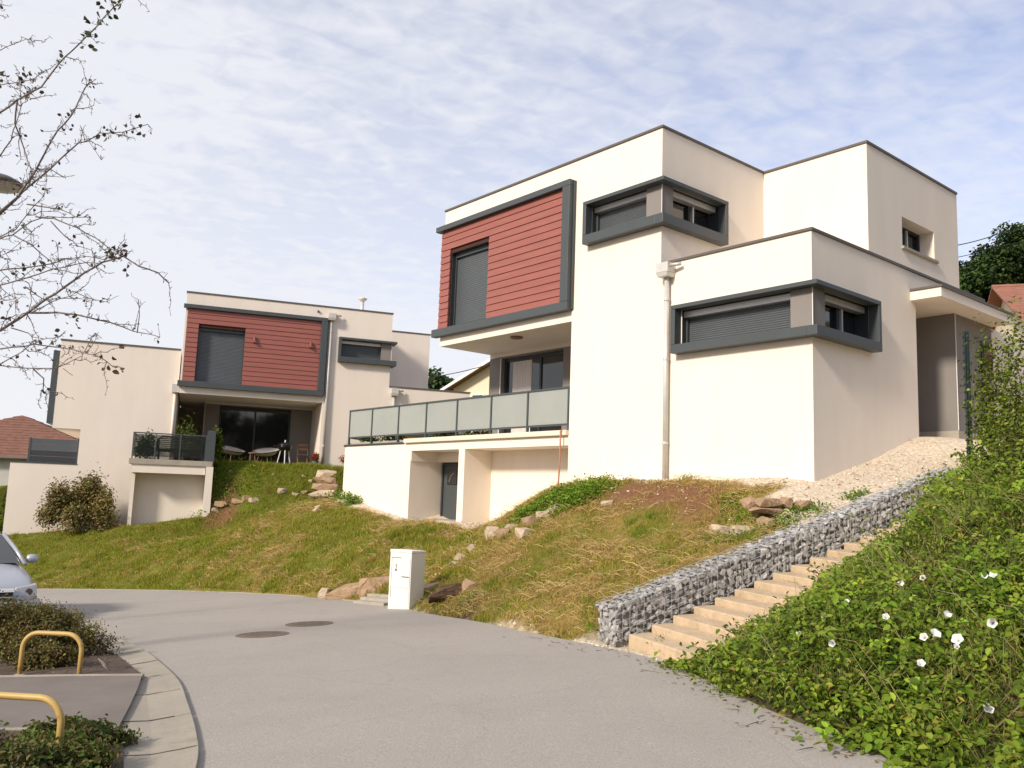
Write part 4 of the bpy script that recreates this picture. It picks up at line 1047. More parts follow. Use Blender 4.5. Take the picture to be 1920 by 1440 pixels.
rock(925, 1003, (.20, .18, .21), 10, 'rock_pale', 'cream upright boulder at the gravel edge below the open niche', RG)
rock(944, 1003, (.16, .15, .16), 11, 'rock', 'brownish boulder touching the cream upright boulder', RG)
rock(958, 990, (.18, .12, .10), 12, 'rock_pale', 'low pale stone behind the two boulders at the gravel edge', RG)
rock(980, 1003, (.24, .16, .17), 13, 'rock_pale', 'rounded pale boulder below the green weeds', RG)
rock(995, 980, (.20, .15, .15), 14, 'rock', 'squarish tan stone tucked into the green weeds', RG)
rock(1036, 960, (.26, .12, .12), 15, 'rock_pale', 'slanted pale slab among the green weeds on the mound', RG, (0, -.5, .2))
rock(1014, 968, (.13, .11, .11), 16, 'rock_pale', 'small pale stone left of the slanted slab in the weeds', RG)
rock(1139, 946, (.13, .10, .09), 17, 'rock_pale', 'pale stone near the top of the brown mound', RG)
# the dry stack near the top of the gabion
DS = 'dry stacked rocks below the gravel'
db = on_ground(1436, 972)
rock(1432, 959, (.31, .19, .055), 41, 'rock', 'wide flat tan slab in the middle of the dry rock stack', DS, (0, .02, .5), depth=db.y, sink=0)
rock(1402, 946, (.13, .14, .08), 42, 'rock', 'left tan rock on top of the flat slab', DS, (.1, -.25, .5), depth=db.y + .05, sink=0)
rock(1439, 945, (.21, .16, .075), 43, 'rock', 'big brown rock on top of the flat slab', DS, (0, .03, .45), depth=db.y, sink=0)
rock(1478, 946, (.11, .12, .09), 44, 'rock', 'greyish leaning rock at the right end of the slab top', DS, (.2, .4, .3), depth=db.y, sink=0)
rock(1505, 950, (.14, .11, .075), 45, 'rock', 'rightmost brown rock of the dry stack', DS, (0, -.1, .4), depth=db.y - .05, sink=0)
rock(1350, 1002, (.19, .18, .16), 46, 'rock_pale', 'pale boulder at the lower left of the dry stack', DS, sink=.4)
rock(1394, 1000, (.27, .18, .15), 47, 'rock_pale', 'greyish low boulder beside the pale boulder, overgrown with weeds', DS, (0, -.1, .45), sink=.4)
rock(1440, 985, (.17, .15, .13), 48, 'rock', 'brown stone in the shade under the flat slab', DS, sink=.3)
# squared blocks stepping up to the lawn of the second house
BK = 'squared stone blocks used as steps'
for k, (px, py, lab) in enumerate([(604, 926, 'lowest pale stone block step beside the white end wall'), (609, 914, 'second stone block step from the bottom, brown face'), (609, 902, 'third stone block step from the bottom, dark face'), (612, 889, 'topmost cream stone block step beside the lawn')]):
    Y = 26.6 + k * .42
    p = at_y(px, py, Y); o = bpy.data.objects.new('stone_block', rock_mesh('stone_block', (.42 - .02 * k, .26, .125 + .02 * (k == 3)), 60 + k, M['rock_pale' if k in (0, 3) else 'rock'])); COL.objects.link(o)
    o.location = p; o.rotation_euler = (0, 0, .1 * (k % 2)); tag(o, lab, 'stone block', BK)
for k, (px, py, s_, m_, lab) in enumerate([(417, 944, .34, 'rock', 'tan boulder at the foot of the white balcony side wall'), (447, 937, .26, 'rock', 'flat brown rock next to the boulder below the lawn'), (463, 930, .22, 'rock', 'dark ledge rock in the middle of the lawn bank'), (477, 935, .24, 'rock_pale', 'orange tan rock right of the dark ledge rock'), (530, 918, .26, 'rock_pale', 'pale rock in the lawn bank, halfway to the block steps'), (556, 924, .2, 'rock_pale', 'pale round rock left of the flat stones by the block steps'), (573, 921, .22, 'rock', 'flat stone leaning toward the block steps'), (433, 881, .14, 'rock_pale', 'small pale stone high on the lawn bank at left'), (513, 887, .13, 'rock_pale', 'small pale stone high in the middle of the lawn bank'), (571, 890, .16, 'rock_pale', 'greyish stone left of the top block step'), (581, 899, .16, 'rock_pale', 'small stone touching the top block step'), (402, 952, .2, 'rock_pale', 'lowest pale rock at the balcony wall corner')]):
    rock(px, py, (s_, s_ * .7, s_ * .55), 80 + k, m_, lab, 'rocks in the lawn bank of the second house', (0, 0, .2 * k), dz=-.07)
rock(597, 951, (.12, .1, .08), 97, 'rock_pale', 'right one of two pale stones alone on the upper grass slope', RG)
rock(592, 957, (.11, .1, .08), 98, 'rock_pale', 'left one of two pale stones alone on the upper grass slope', RG)

# ------------------------------------------------------------------ white utility cabinet
cp_ = Vector((-1.76, 15.80, zroad(-1.76, 15.80)))
cab = thing('utility_cabinet', (cp_.x, cp_.y, cp_.z - .03), 'white utility cabinet standing at the road edge, with a small black mark', 'utility cabinet', rz=R(-30.0))
cw, cd, ch = .47, .42, 1.06
MB().box(-cw / 2, cw / 2, -cd / 2, cd / 2, 0, ch - .05).hexa([(-cw / 2 - .01, -cd / 2 - .012, ch - .048), (cw / 2 + .01, -cd / 2 - .012, ch - .048), (cw / 2 + .01, cd / 2 + .01, ch - .048), (-cw / 2 - .01, cd / 2 + .01, ch - .048), (-cw / 2, -cd / 2, ch), (cw / 2, -cd / 2, ch - .005), (cw / 2, cd / 2, ch - .02), (-cw / 2, cd / 2, ch - .015)]).build('body', M['white_pvc'], cab, bevel=.008)
yf = -cd / 2
dr = MB().box(-cw / 2 + .055, cw / 2 - .02, yf - .010, yf - .001, .40, ch - .15).build('door', M['white_pvc'], cab, bevel=.003)
MB().box(-cw / 2 + .055, cw / 2 - .02, yf - .008, yf - .001, .06, .392).build('lower_panel', M['white_pvc'], cab, bevel=.003)
MB().box(-cw / 2 + .042, -cw / 2 + .053, yf - .003, yf - .0005, .22, ch - .138).box(-cw / 2 + .053, .02, yf - .003, yf - .0005, ch - .149, ch - .138).build('seam', M['line'], cab)
MB().box(cw / 2 - .19, cw / 2 - .03, yf - .016, yf - .0105, .585, .60).build('latch', M['line'], dr)
mk = MB()   # little black mark on the door: two stacked squiggles
def stroke(pts, w=.007):
    for (x0, z0), (x1, z1) in zip(pts[:-1], pts[1:]):
        d = Vector((x1 - x0, 0, z1 - z0)); n_ = Vector((-d.z, 0, d.x)).normalized() * w
        a, b = Vector((x0, yf - .0115, z0)), Vector((x1, yf - .0115, z1)); mk.quad(a + n_, b + n_, b - n_, a - n_)
mx_, mz_ = -.085, .735
stroke([(mx_ - .018, mz_ + .05), (mx_, mz_ + .06), (mx_ + .018, mz_ + .045), (mx_ + .004, mz_ + .022), (mx_ + .018, mz_ + .004)])
stroke([(mx_ + .012, mz_ - .012), (mx_ - .014, mz_ - .02), (mx_ - .016, mz_ - .045), (mx_ + .006, mz_ - .05), (mx_ + .014, mz_ - .032), (mx_ - .004, mz_ - .026)])
mk.build('mark', M['ink'], dr)
cs = MB(); csr = [(-2.92, 17.10), (-2.22, 16.30), (-1.92, 16.70), (-2.57, 17.5)]
for k in range(3):
    V = []
    for z in (-.12, .05):
        for x, y in csr:
            t_ = k * .30; V.append((x + .10 * t_ + .24 * t_, y + .6 * t_, zroad(x, y) + z + .05 * k))
    cs.hexa(V)
tag(cs.build('slab', M['concrete']), 'low concrete slabs set in the bank beside the white cabinet', 'slab')

# ------------------------------------------------------------------ manhole covers
for (px, py, lab) in [(492, 1190, 'nearer of the two round rusty manhole covers in the road'), (580, 1170, 'farther of the two round rusty manhole covers in the road')]:
    d = ray(px, py); t = 12.0
    for _ in range(60):
        q = CAM + d * t; t += (q.z - zroad(q.x, q.y)) / (-d.z) * .8
    t_ = thing('manhole_cover', (q.x, q.y, zroad(q.x, q.y)), lab, 'manhole cover', 'manhole covers in the road')
    sl = Matrix.Rotation(math.atan(.06), 4, 'Y'); t_.rotation_euler = (-.03, -.06, 0)
    MB().lathe((0, 0, 0), [(.36, -.03), (.36, .006), (.322, .007), (.322, -.03)], 40).build('frame', M['iron'], t_)
    c_ = MB().lathe((0, 0, 0), [(.318, -.03), (.318, .005), (.29, .008), (.0001, .009)], 40).build('cover', M['iron'], t_)
    st = MB()
    for i in range(-4, 5):
        for j in range(-4, 5):
            if i * i + j * j < 17: st.box(i * .062 - .02, i * .062 + .02, j * .062 - .02, j * .062 + .02, .0085, .013)
    tag(st.build('studs', M['iron'], c_), kind='stuff')

# ------------------------------------------------------------------ yellow hoops
def hoop(x0, y0, x1, y1, h, label):
    z0 = float(zbed(x0, y0)); t_ = thing('hoop_barrier', ((x0 + x1) / 2, (y0 + y1) / 2, z0), label, 'hoop barrier', 'yellow tube hoops along the footpath')
    w_ = math.hypot(x1 - x0, y1 - y0) / 2; t_.rotation_euler = (0, 0, math.atan2(y1 - y0, x1 - x0)); rr = .16
    P = [(-w_, 0, -.1), (-w_, 0, h - rr)]
    P += [(-w_ + rr - rr * math.cos(a), 0, h - rr + rr * math.sin(a)) for a in np.linspace(.2, math.pi / 2, 7)]
    P += [(w_ - rr + rr * math.sin(a), 0, h - rr + rr * math.cos(a)) for a in np.linspace(0, math.pi / 2 - .2, 7)]
    P += [(w_, 0, h - rr), (w_, 0, -.1)]
    MB().tube(P, .0225, 12).build('tube', M['yellow'], t_, smooth=True)
    for s_ in (-1, 1): MB().lathe((s_ * w_, 0, 0), [(.05, -.05), (.05, .004), (.032, .012)], 12).build('collar', M['concrete'], t_)
hoop(-4.83, 8.98, -4.22, 8.95, .42, 'yellow metal hoop at the far side of the footpath, in front of the shrubs')
hoop(-3.47, 5.86, -2.82, 5.80, .43, 'yellow metal hoop at the near side of the footpath, half hidden by low plants')

# ------------------------------------------------------------------ steel fence post beside the entrance
fp = at_y(1818, 838, 11.7)
pz_ = float(gz(fp.x, fp.y)) - .1
ft = thing('fence_post', (fp.x, fp.y, pz_), 'dark green steel fence post with hooks, in front of the grey entrance wall', 'fence post')
hh = fp.z + 1.60 - pz_
MB().box(-.03, -.022, -.02, .02, 0, hh).box(-.0215, .034, .012, .02, 0, hh).box(.0345, .04, -.012, .02, 0, hh).build('post', M['green_metal'], ft)
for i in range(24): MB().box(-.052, -.031, -.008, .008, .12 + i * hh / 25, .12 + i * hh / 25 + .022).build('hook', M['green_metal'], ft)

# ------------------------------------------------------------------ car
def build_car():
    rz = .70; cx, cy = -8.20, 13.95
    t_ = thing('parked_car', (cx, cy, float(zroad(cx, cy + 1.3)) + .0), 'silver saloon car cut off by the left picture edge, facing the shrubs', 'car', rz=rz)
    # sections along y (0 = front): half width, sill z, belt z, top z at the middle
    S = [(0.00, .62, .30, .50, .52), (.05, .74, .24, .60, .63), (.22, .82, .22, .68, .735), (.60, .86, .22, .76, .84), (1.05, .87, .22, .83, .925), (1.35, .875, .22, .88, .965), (1.7, .88, .22, .90, .98), (3.2, .88, .22, .93, .99), (3.9, .86, .24, .92, .99), (4.35, .80, .28, .86, .93), (4.45, .70, .34, .70, .72)]
    V = []; n = 0
    for y, w, z0, zb_, zt in S:
        half = [(w * .86, z0), (w * .97, z0 + .08), (w, z0 + (zb_ - z0) * .45), (w * .985, zb_ - .10), (w * .93, zb_), (w * .72, zt - (zt - zb_) * .25), (w * .38, zt), (0, zt + .005)]
        full = [(-a, b) for a, b in half][:-1] + [half[-1]] + half[:-1][::-1]
        n = len(full); V += [(a, y + .10 * (a / .9) ** 2 * (1 if y < .5 else 0), b) for a, b in full]
    Fc = []
    for i in range(len(S) - 1):
        for j in range(n - 1): Fc.append((i * n + j, i * n + j + 1, (i + 1) * n + j + 1, (i + 1) * n + j))
        Fc.append((i * n + n - 1, i * n, (i + 1) * n, (i + 1) * n + n - 1))
    Fc += [tuple(range(n)), tuple((len(S) - 1) * n + j for j in range(n))[::-1]]
    body = MB().add(V, Fc).build('body', M['car'], t_, smooth=True)
    body.modifiers.new('smooth', 'SUBSURF').levels = 2; body.modifiers['smooth'].render_levels = 2
    # cabin: lower ring, roof ring
    lo = [(-.76, 1.30), (.76, 1.30), (.83, 2.4), (.80, 3.75), (.70, 3.95), (-.70, 3.95), (-.80, 3.75), (-.83, 2.4)]
    up = [(-.56, 2.12), (.56, 2.12), (.60, 2.6), (.58, 3.10), (.52, 3.25), (-.52, 3.25), (-.58, 3.10), (-.60, 2.6)]
    zl, zu = .955, 1.40
    V = [(x, y, zl) for x, y in lo] + [(x, y, zu) for x, y in up]
    gl = MB().add(V, [(i, (i + 1) % 8, 8 + (i + 1) % 8, 8 + i) for i in range(8)])
    gl.build('windows', M['car_glass'], t_)
    rf = MB().add([(x * 1.01, y, zu - .005) for x, y in up] + [(x * .86, y + (.06 if y < 2.5 else -.04), zu + .045) for x, y in up] + [(0, 2.65, zu + .06)], [(i, (i + 1) % 8, 8 + (i + 1) % 8, 8 + i) for i in range(8)] + [(8 + i, 8 + (i + 1) % 8, 16) for i in range(8)])
    rf.build('roof', M['car'], t_, smooth=True)
    for s_ in (-1, 1):
        MB().tube([(s_ * .79, 1.22, .94), (s_ * .70, 1.62, 1.16), (s_ * .57, 2.12, 1.405)], .036, 6).build('pillar', M['car'], t_, smooth=True)
        MB().tube([(s_ * .60, 2.6, 1.41), (s_ * .84, 2.6, .95)], .03, 6).build('pillar', M['black_plastic'], t_)
        MB().tube([(s_ * .56, 3.15, 1.41), (s_ * .78, 3.85, .95)], .045, 6).build('pillar', M['car'], t_)
        m_ = MB(); m_.lathe((s_ * .93, 1.40, 1.02), [(.02, -.10), (.07, -.08), (.08, 0), (.065, .08), (.02, .10)], 10, ax='x')
        mo = m_.build('mirror', M['car'], t_, smooth=True)
        MB().box(s_ * .84, s_ * .90, 1.38, 1.42, .985, 1.02).build('mirror_arm', M['black_plastic'], mo)
        # headlight: clear lens with darker inner bowl
        x0, x1 = s_ * .44, s_ * .80
        hl = MB().hexa([(x0, .035, .47), (x1, .17, .50), (x1, .36, .52), (x0, .2, .5), (x0 + s_ * .02, .085, .655), (x1 + s_ * .005, .27, .70), (x1, .42, .69), (x0, .3, .66)]).build('headlight', M['lens'], t_, bevel=.02)
        MB().lathe((s_ * .66, .10, .585), [(.055, 0), (.05, .02), (.03, .03)], 12, ax='y').build('bulb_bowl', M['car_glass'], hl)
    MB().hexa([(-.41, .0, .465), (.41, .0, .465), (.41, .1, .465), (-.41, .1, .465), (-.42, .045, .60), (.42, .045, .60), (.42, .12, .60), (-.42, .12, .60)]).build('grille', M['black_plastic'], t_)
    MB().box(-.41, .41, -.012, .0, .515, .53).build('grille_bar', M['aluminium'], t_)
    MB().hexa([(-.43, -.0, .602), (.43, -.0, .602), (.43, .1, .61), (-.43, .1, .61), (-.43, .04, .635), (.43, .04, .635), (.43, .1, .65), (-.43, .1, .65)]).build('grille_trim', M['aluminium'], t_)
    # bumper: wraps round the corners
    B = [(-.86, .62), (-.85, .30), (-.74, .10), (-.50, -.02), (0, -.06), (.50, -.02), (.74, .10), (.85, .30), (.86, .62)]
    V = []; prof = [(-.02, .20), (.03, .27), (.045, .36), (.02, .445), (-.03, .455), (-.10, .20)]
    for i, (x, y) in enumerate(B):
        a = Vector(B[min(i + 1, 8)]) - Vector(B[max(i - 1, 0)]); nn = Vector((a.y, -a.x)).normalized()
        for d, z in prof: V.append((x + nn.x * d, y + nn.y * d, z))
    k = len(prof); Fc = [(i * k + j, i * k + (j + 1) % k, (i + 1) * k + (j + 1) % k, (i + 1) * k + j) for i in range(8) for j in range(k)] + [tuple(range(k)), tuple(8 * k + j for j in range(k))]
    bp = MB().add(V, Fc).build('bumper', M['car'], t_, smooth=True)
    MB().box(-.26, .26, -.118, -.106, .27, .38).build('number_plate', M['plate'], bp)
    MB().box(-.45, .45, -.05, .05, .17, .225).build('air_intake', M['black_plastic'], bp)
    for s_ in (-1, 1):
        for y in (.82, 3.45):
            MB().lathe((s_ * .80 - .09, y, .30), [(.20, 0), (.30, .02), (.30, .17), (.20, .19)], 20, ax='x').build('wheel', M['rubber'], t_)
    MB().box(-.7, .7, .3, 4.2, .16, .30).build('underbody', M['black_plastic'], t_)
build_car()

# ------------------------------------------------------------------ terrace furniture of the second house
def h2t(name, u, v, z, label, cat, group=None, rz=0): 
    return thing(name, H2.w(u, v, z), label, cat, group, rz=-H2.yaw + rz)
sf = h2t('wicker_sofa', -7.5, -.6, -.06, 'dark wicker garden sofa seen from behind the glass balcony railing', 'garden sofa')
MB().box(-.75, .75, -.28, .30, .30, .40).build('seat', M['wicker'], sf)
bkf = MB().tube([(-.75, -.32, .36), (-.75, -.36, .70), (-.6, -.37, .82), (.6, -.37, .82), (.75, -.36, .70), (.75, -.32, .36)], .035, 8).build('back_frame', M['wicker'], sf, smooth=True)
for i in range(6): MB().tube([(-.72, -.345, .42 + i * .065), (.72, -.345, .42 + i * .065)], .018, 6).build('slat', M['wicker'], bkf)
for x in (-.7, .7):
    for y in (-.26, .26): MB().tube([(x, y, 0), (x, y, .31)], .03, 6).build('leg', M['wicker'], sf)
for s_ in (-1, 1): MB().tube([(s_ * .76, -.33, .6), (s_ * .8, 0, .62), (s_ * .76, .3, .58), (s_ * .74, .3, .3)], .035, 8).build('armrest', M['wicker'], sf, smooth=True)

bq = h2t('kettle_barbecue', -3.83, 0.1, .02, 'black kettle barbecue with white legs in front of the glass doors', 'barbecue')
MB().lathe((0, 0, .62), [(.02, -.17), (.16, -.13), (.25, -.03), (.27, .03), (.27, .05)], 20).build('bowl', M['black_enamel'], bq, smooth=True)
ld = MB().lathe((0, 0, .62), [(.275, .052), (.26, .10), (.17, .17), (.03, .20)], 20).build('lid', M['black_enamel'], bq, smooth=True)
MB().tube([(0, 0, .82), (0, 0, .90)], .025, 8).build('knob', M['white_paint'], ld)
for a in (.5, 2.6, 4.7): MB().tube([(.16 * math.cos(a), .16 * math.sin(a), .52), (.28 * math.cos(a), .28 * math.sin(a), 0)], .018, 6).build('leg', M['white_paint'], bq)
MB().box(-.42, -.27, -.1, .1, .66, .68).build('side_shelf', M['black_plastic'], bq)

fc = h2t('folding_chair', -3.0, 1.5, .02, 'brown wooden folding chair against the grey wall', 'chair')
for x in (-.20, .20):
    MB().tube([(x, .22, 0), (x, -.05, .45), (x, .16, .88)], .016, 6).build('frame', M['wood'], fc); MB().tube([(x * .9, -.22, 0), (x * .9, .12, .45)], .016, 6).build('leg', M['wood'], fc)
for i in range(3): MB().box(-.21, .21, -.12 + i * .11, -.03 + i * .11, .43, .445).build('slat', M['wood'], fc)
for i in range(2): MB().box(-.19, .19, .10 + .06 * i, .115 + .06 * i, .62 + .16 * i, .71 + .16 * i).build('back_slat', M['wood'], fc)

def lounge(u, v, rz, label):
    t_ = h2t('lounge_chair', u, v, .02, label, 'lounge chair', 'round lounge chairs by the glass doors', rz)
    n = 22; V = []; 
    for k, (r_, z) in enumerate([(.10, .30), (.34, .36), (.50, .52)]):
        for j in range(n):
            a = 2 * math.pi * j / n; V.append((r_ * math.cos(a), r_ * math.sin(a) + .1 * k * .3, z + .14 * (k / 2) * math.sin(a)))
    Fc = [(k * n + j, k * n + (j + 1) % n, (k + 1) * n + (j + 1) % n, (k + 1) * n + j) for k in range(2) for j in range(n)] + [tuple(range(n))]
    MB().add(V, Fc).build('shell', M['cushion'], t_, smooth=True)
    MB().tube([(.51 * math.cos(a), .51 * math.sin(a) + .06, .53 + .14 * math.sin(a)) for a in np.linspace(0, 2 * math.pi, 25)], .022, 6).build('rim', M['wicker'], t_, smooth=True)
    for a in (.8, 2.4, 3.9, 5.5): MB().tube([(.22 * math.cos(a), .22 * math.sin(a), .36), (.34 * math.cos(a), .34 * math.sin(a), 0)], .014, 6).build('leg', M['wood'], t_)
lounge(-5.65, 1.4, .6, 'round pale lounge chair at the left of the glass doors')
lounge(-4.45, 1.2, -.5, 'dark rimmed round lounge chair in the middle of the glass doors')
stool = h2t('garden_stool', -4.95, .4, .02, 'small wooden stool between the two lounge chairs', 'stool')
MB().lathe((0, 0, .34), [(.16, 0), (.17, .02), (.16, .04)], 14).build('seat', M['wood'], stool)
for a in (0.5, 2.1, 3.7, 5.2): MB().tube([(.11 * math.cos(a), .11 * math.sin(a), .34), (.15 * math.cos(a), .15 * math.sin(a), 0)], .014, 6).build('leg', M['wood'], stool)

# ------------------------------------------------------------------ foliage tools
def unit(n):
    v = rng.normal(size=(n, 3)); return v / np.linalg.norm(v, axis=1, keepdims=True)
def leaf_arrays(P, size, col, up=0.5, out=None, ratio=0.55, fold=0.18):
    """pointed oval leaves with a folded midrib: 6 corners and 4 triangles each"""
    n = len(P); size = np.broadcast_to(size, (n,))
    nrm = unit(n) + np.array([0, 0, up])
    if out is not None: nrm = nrm + out
    nrm /= np.linalg.norm(nrm, axis=1, keepdims=True)
    t = np.cross(nrm, unit(n)); t /= np.linalg.norm(t, axis=1, keepdims=True) + 1e-9
    b = np.cross(nrm, t)
    s = size[:, None]
    V = np.stack([P, P + t * s * .35 + b * s * ratio * .5 + nrm * s * fold, P + t * s * .72 + b * s * ratio * .38 + nrm * s * fold * .8, P + t * s - nrm * s * .06,
                  P + t * s * .72 - b * s * ratio * .38 + nrm * s * fold * .8, P + t * s * .35 - b * s * ratio * .5 + nrm * s * fold], 1)
    F = np.array([[0, 1, 2], [0, 2, 3], [0, 3, 4], [0, 4, 5]])[None] + (np.arange(n) * 6)[:, None, None]
    return V.reshape(-1, 3), F.reshape(-1, 3), np.repeat(col, 6, 0)
def palette(n, cols, w, jit=0.25):
    k = rng.choice(len(cols), n, p=np.array(w) / sum(w)); c = np.array(cols)[k]
    return np.clip(c * (1 + rng.normal(size=(n, 1)) * jit * .6) * (1 + rng.normal(size=(n, 3)) * jit * .15), 0.004, 1)
def join(parts):
    V, F, C_, o = [], [], [], 0
    for v, f, c in parts: V.append(v); F.append(f + o); C_.append(c); o += len(v)
    return np.concatenate(V), np.concatenate(F), np.concatenate(C_)
def blades(P, h, w, col, lean=0.5):
    n = len(P); a = rng.uniform(0, 2 * np.pi, n); d = np.stack([np.cos(a), np.sin(a), np.zeros(n)], 1)
    a2 = rng.uniform(0, 2 * np.pi, n); ld = np.stack([np.cos(a2), np.sin(a2), np.zeros(n)], 1)
    le = (rng.random(n) * lean)[:, None] * h[:, None]
    tip = P + np.array([0, 0, 1.]) * (h * rng.uniform(.6, 1, n))[:, None] + ld * le
    V = np.stack([P - d * w[:, None] / 2, P + d * w[:, None] / 2, tip], 1).reshape(-1, 3)
    F = np.arange(3 * n).reshape(-1, 3)
    return V, F, np.repeat(col, 3, 0)
def ribbons(P0, P1, P2, w, col):
    """thin bent stalks as narrow strips of two bent pieces"""
    n = len(P0); d = P2 - P0; s = np.cross(d, np.array([0.3, -1.0, 0.25])); s /= np.linalg.norm(s, axis=1, keepdims=True) + 1e-9
    w = np.broadcast_to(w, (n,))[:, None]
    V = np.stack([P0 - s * w / 2, P0 + s * w / 2, P1 - s * w / 2.4, P1 + s * w / 2.4, P2], 1).reshape(-1, 3)
    F = (np.array([[0, 1, 3], [0, 3, 2], [2, 3, 4]])[None] + (np.arange(n) * 5)[:, None, None]).reshape(-1, 3)
    return V, F, np.repeat(col, 5, 0)

# ------------------------------------------------------------------ grass on the bank and lawn
def grass():
    N = 1500000
    x = rng.uniform(-19, 6.5, N); y = rng.uniform(9.5, 33, N)
    inr = in_poly(x, y, road_poly)
    ok = ~inr
    dl = dist_line(x[ok], y[ok], far_line); x, y = x[ok], y[ok]; ok = dl > 0.02 + 0.08 * (x < -2.6); x, y = x[ok], y[ok]
    u, v = H1.l(x, y); a, b = st_l(x, y); hu, hv = H2.l(x, y)
    ok = ~((v > 0.02) & (u > -12.85) & (u < 9)) & ~((a > -.25) & (a < 7) & (b > -.52) & (b < 9)) & ~((b > ST_W) & (y < 14) & (x > 1.4)) & ~((hv > 1.3) & (hu > -14) & (hu < 5)) & ~((hv > -1.5) & (hu < -6.4) & (hu > -9)) & ~((hv > .3) & (hu < -6.4) & (hu > -13)) & (x < 4.6)
    ok &= ~((x < -0.5) & (y < 13.8))
    x, y, u, v, hu, hv = (q[ok] for q in (x, y, u, v, hu, hv))
    g, s, d = masks(x, y)
    clump = fbm(x, y, 2.6, 77, 3)
    D = np.hypot(x, y)
    keep = rng.random(len(x)) < np.clip((1 - g * 1.15), 0, 1) * np.clip(1 - s * .75, 0.1, 1) * np.clip(0.62 + (clump - .5) * 2.0, .25, 1) * np.clip(22 / D, .55, 1.0)
    x, y, d, s, hv, hu, clump, D = (q[keep] for q in (x, y, d, s, hv, hu, clump, D))
    n = len(x)
    lush = np.exp(-((hv + 0.9) / 1.3) ** 2) * (hu > -7.5)
    tuft = fbm(x, y, 1.1, 91, 3)
    h = 0.045 + 0.055 * rng.random(n) + 0.10 * np.clip(clump - .52, 0, 1) + lush * .08 + .10 * np.clip(tuft - .62, 0, 1)
    h *= np.where(d > .6, .8, 1)
    w = np.where(D < 16, .011, .016) * rng.uniform(.7, 1.3, n)
    isdry = rng.random(n) < np.clip(d * 1.0 + (rng.random(n) - .5) * .3 - .05, .04, .93)
    col = np.where(isdry[:, None], palette(n, [(.36, .255, .075), (.28, .19, .05), (.45, .35, .12), (.22, .17, .04)], [5, 4, 2, 3]), palette(n, [(.175, .200, .020), (.225, .232, .028), (.120, .150, .014), (.27, .25, .045)], [5, 4, 3, 2]))
    near_edge = dist_line(x, y, far_line) < .25
    h = h + near_edge * rng.random(n) * .06
    V, F, C_ = blades(np.stack([x, y, gz(x, y) - .005], 1), h, w, col, lean=.9)
    tk = rng.choice(n, 260, replace=False); m = 60; tt = np.repeat(tk, m)
    tx = x[tt] + rng.normal(size=len(tt)) * .055; ty = y[tt] + rng.normal(size=len(tt)) * .055
    tg = np.repeat(rng.random(260) < .55, m)
    tc = np.where(tg[:, None], palette(len(tt), [(.13, .20, .018), (.19, .25, .03), (.09, .14, .012)], [3, 2, 2]), palette(len(tt), [(.36, .27, .09), (.27, .20, .06)], [1, 1]))
    tf = blades(np.stack([tx, ty, gz(tx, ty) - .005], 1), np.repeat(rng.uniform(.10, .24, 260), m) * rng.uniform(.5, 1.1, len(tt)), np.full(len(tt), .010), tc, lean=1.0)
    V, F, C_ = join([(V, F, C_), tf])
    # straw lying about on the dry part
    m = 9000; k = rng.choice(np.nonzero(d > .55)[0], m); p = np.stack([x[k], y[k], gz(x[k], y[k]) + .03 + rng.random(m) * .04], 1)
    a_ = rng.uniform(0, 2 * np.pi, m); L_ = rng.uniform(.08, .28, m)
    dd = np.stack([np.cos(a_), np.sin(a_), rng.uniform(-.3, .4, m)], 1) * L_[:, None]
    R_ = ribbons(p, p + dd * .5 + np.array([0, 0, .03]), p + dd, .008, palette(m, [(.42, .32, .16), (.30, .21, .10)], [1, 1]))
    V, F, C_ = join([(V, F, C_), R_])
    tag(mesh_np('grass', V, F, M['grass'], C_ * np.array([1.24, 1.22, 1.12])), kind='stuff')
    return n
print('grass', grass())

def pebbles():
    N = 60000
    x = rng.uniform(-6, 8, N); y = rng.uniform(8.5, 27, N)
    ok = ~in_poly(x, y, road_poly); x, y = x[ok], y[ok]
    u, v = H1.l(x, y); a, b = st_l(x, y)
    ok = ~((v > 0) & (u > -12.85) & (u < 3.36)) & ~((a > 0) & (b > -.5) & (b < ST_W + .3)) & ~((b > ST_W) & (y < 14)) & ~((u < -8.8) & (v > 0))
    x, y = x[ok], y[ok]; g, s, d = masks(x, y)
    ok = rng.random(len(x)) < np.where(g > .5, .55, .012 + g * .4 + s * .10); x, y = x[ok], y[ok]; n = len(x)
    sz = rng.uniform(.010, .026, n) * np.where(rng.random(n) < .05, 2.0, 1)
    P = np.stack([x, y, gz(x, y) + sz * .2], 1)
    O = np.array([[1, 0, 0], [0, 1, 0], [-1, 0, 0], [0, -1, 0], [0, 0, .7], [0, 0, -.7]], float)
    V = O[None] * sz[:, None, None] * rng.uniform(.6, 1.3, (n, 6, 1)) + rng.normal(size=(n, 6, 3)) * sz[:, None, None] * .18
    ang = rng.uniform(0, 6.28, n); ca, sa = np.cos(ang)[:, None], np.sin(ang)[:, None]
    V = np.stack([V[..., 0] * ca - V[..., 1] * sa, V[..., 0] * sa + V[..., 1] * ca, V[..., 2]], -1) + P[:, None]
    T = np.array([[0, 1, 4], [1, 2, 4], [2, 3, 4], [3, 0, 4], [1, 0, 5], [2, 1, 5], [3, 2, 5], [0, 3, 5]])
    F = (T[None] + (np.arange(n) * 6)[:, None, None]).reshape(-1, 3)
    tag(mesh_np('gravel', V.reshape(-1, 3), F, M['pebble'], np.repeat(palette(n, [(.60, .50, .38), (.52, .42, .31), (.68, .60, .49), (.40, .31, .22)], [5, 4, 3, 2]), 6, 0)), kind='stuff')
pebbles()

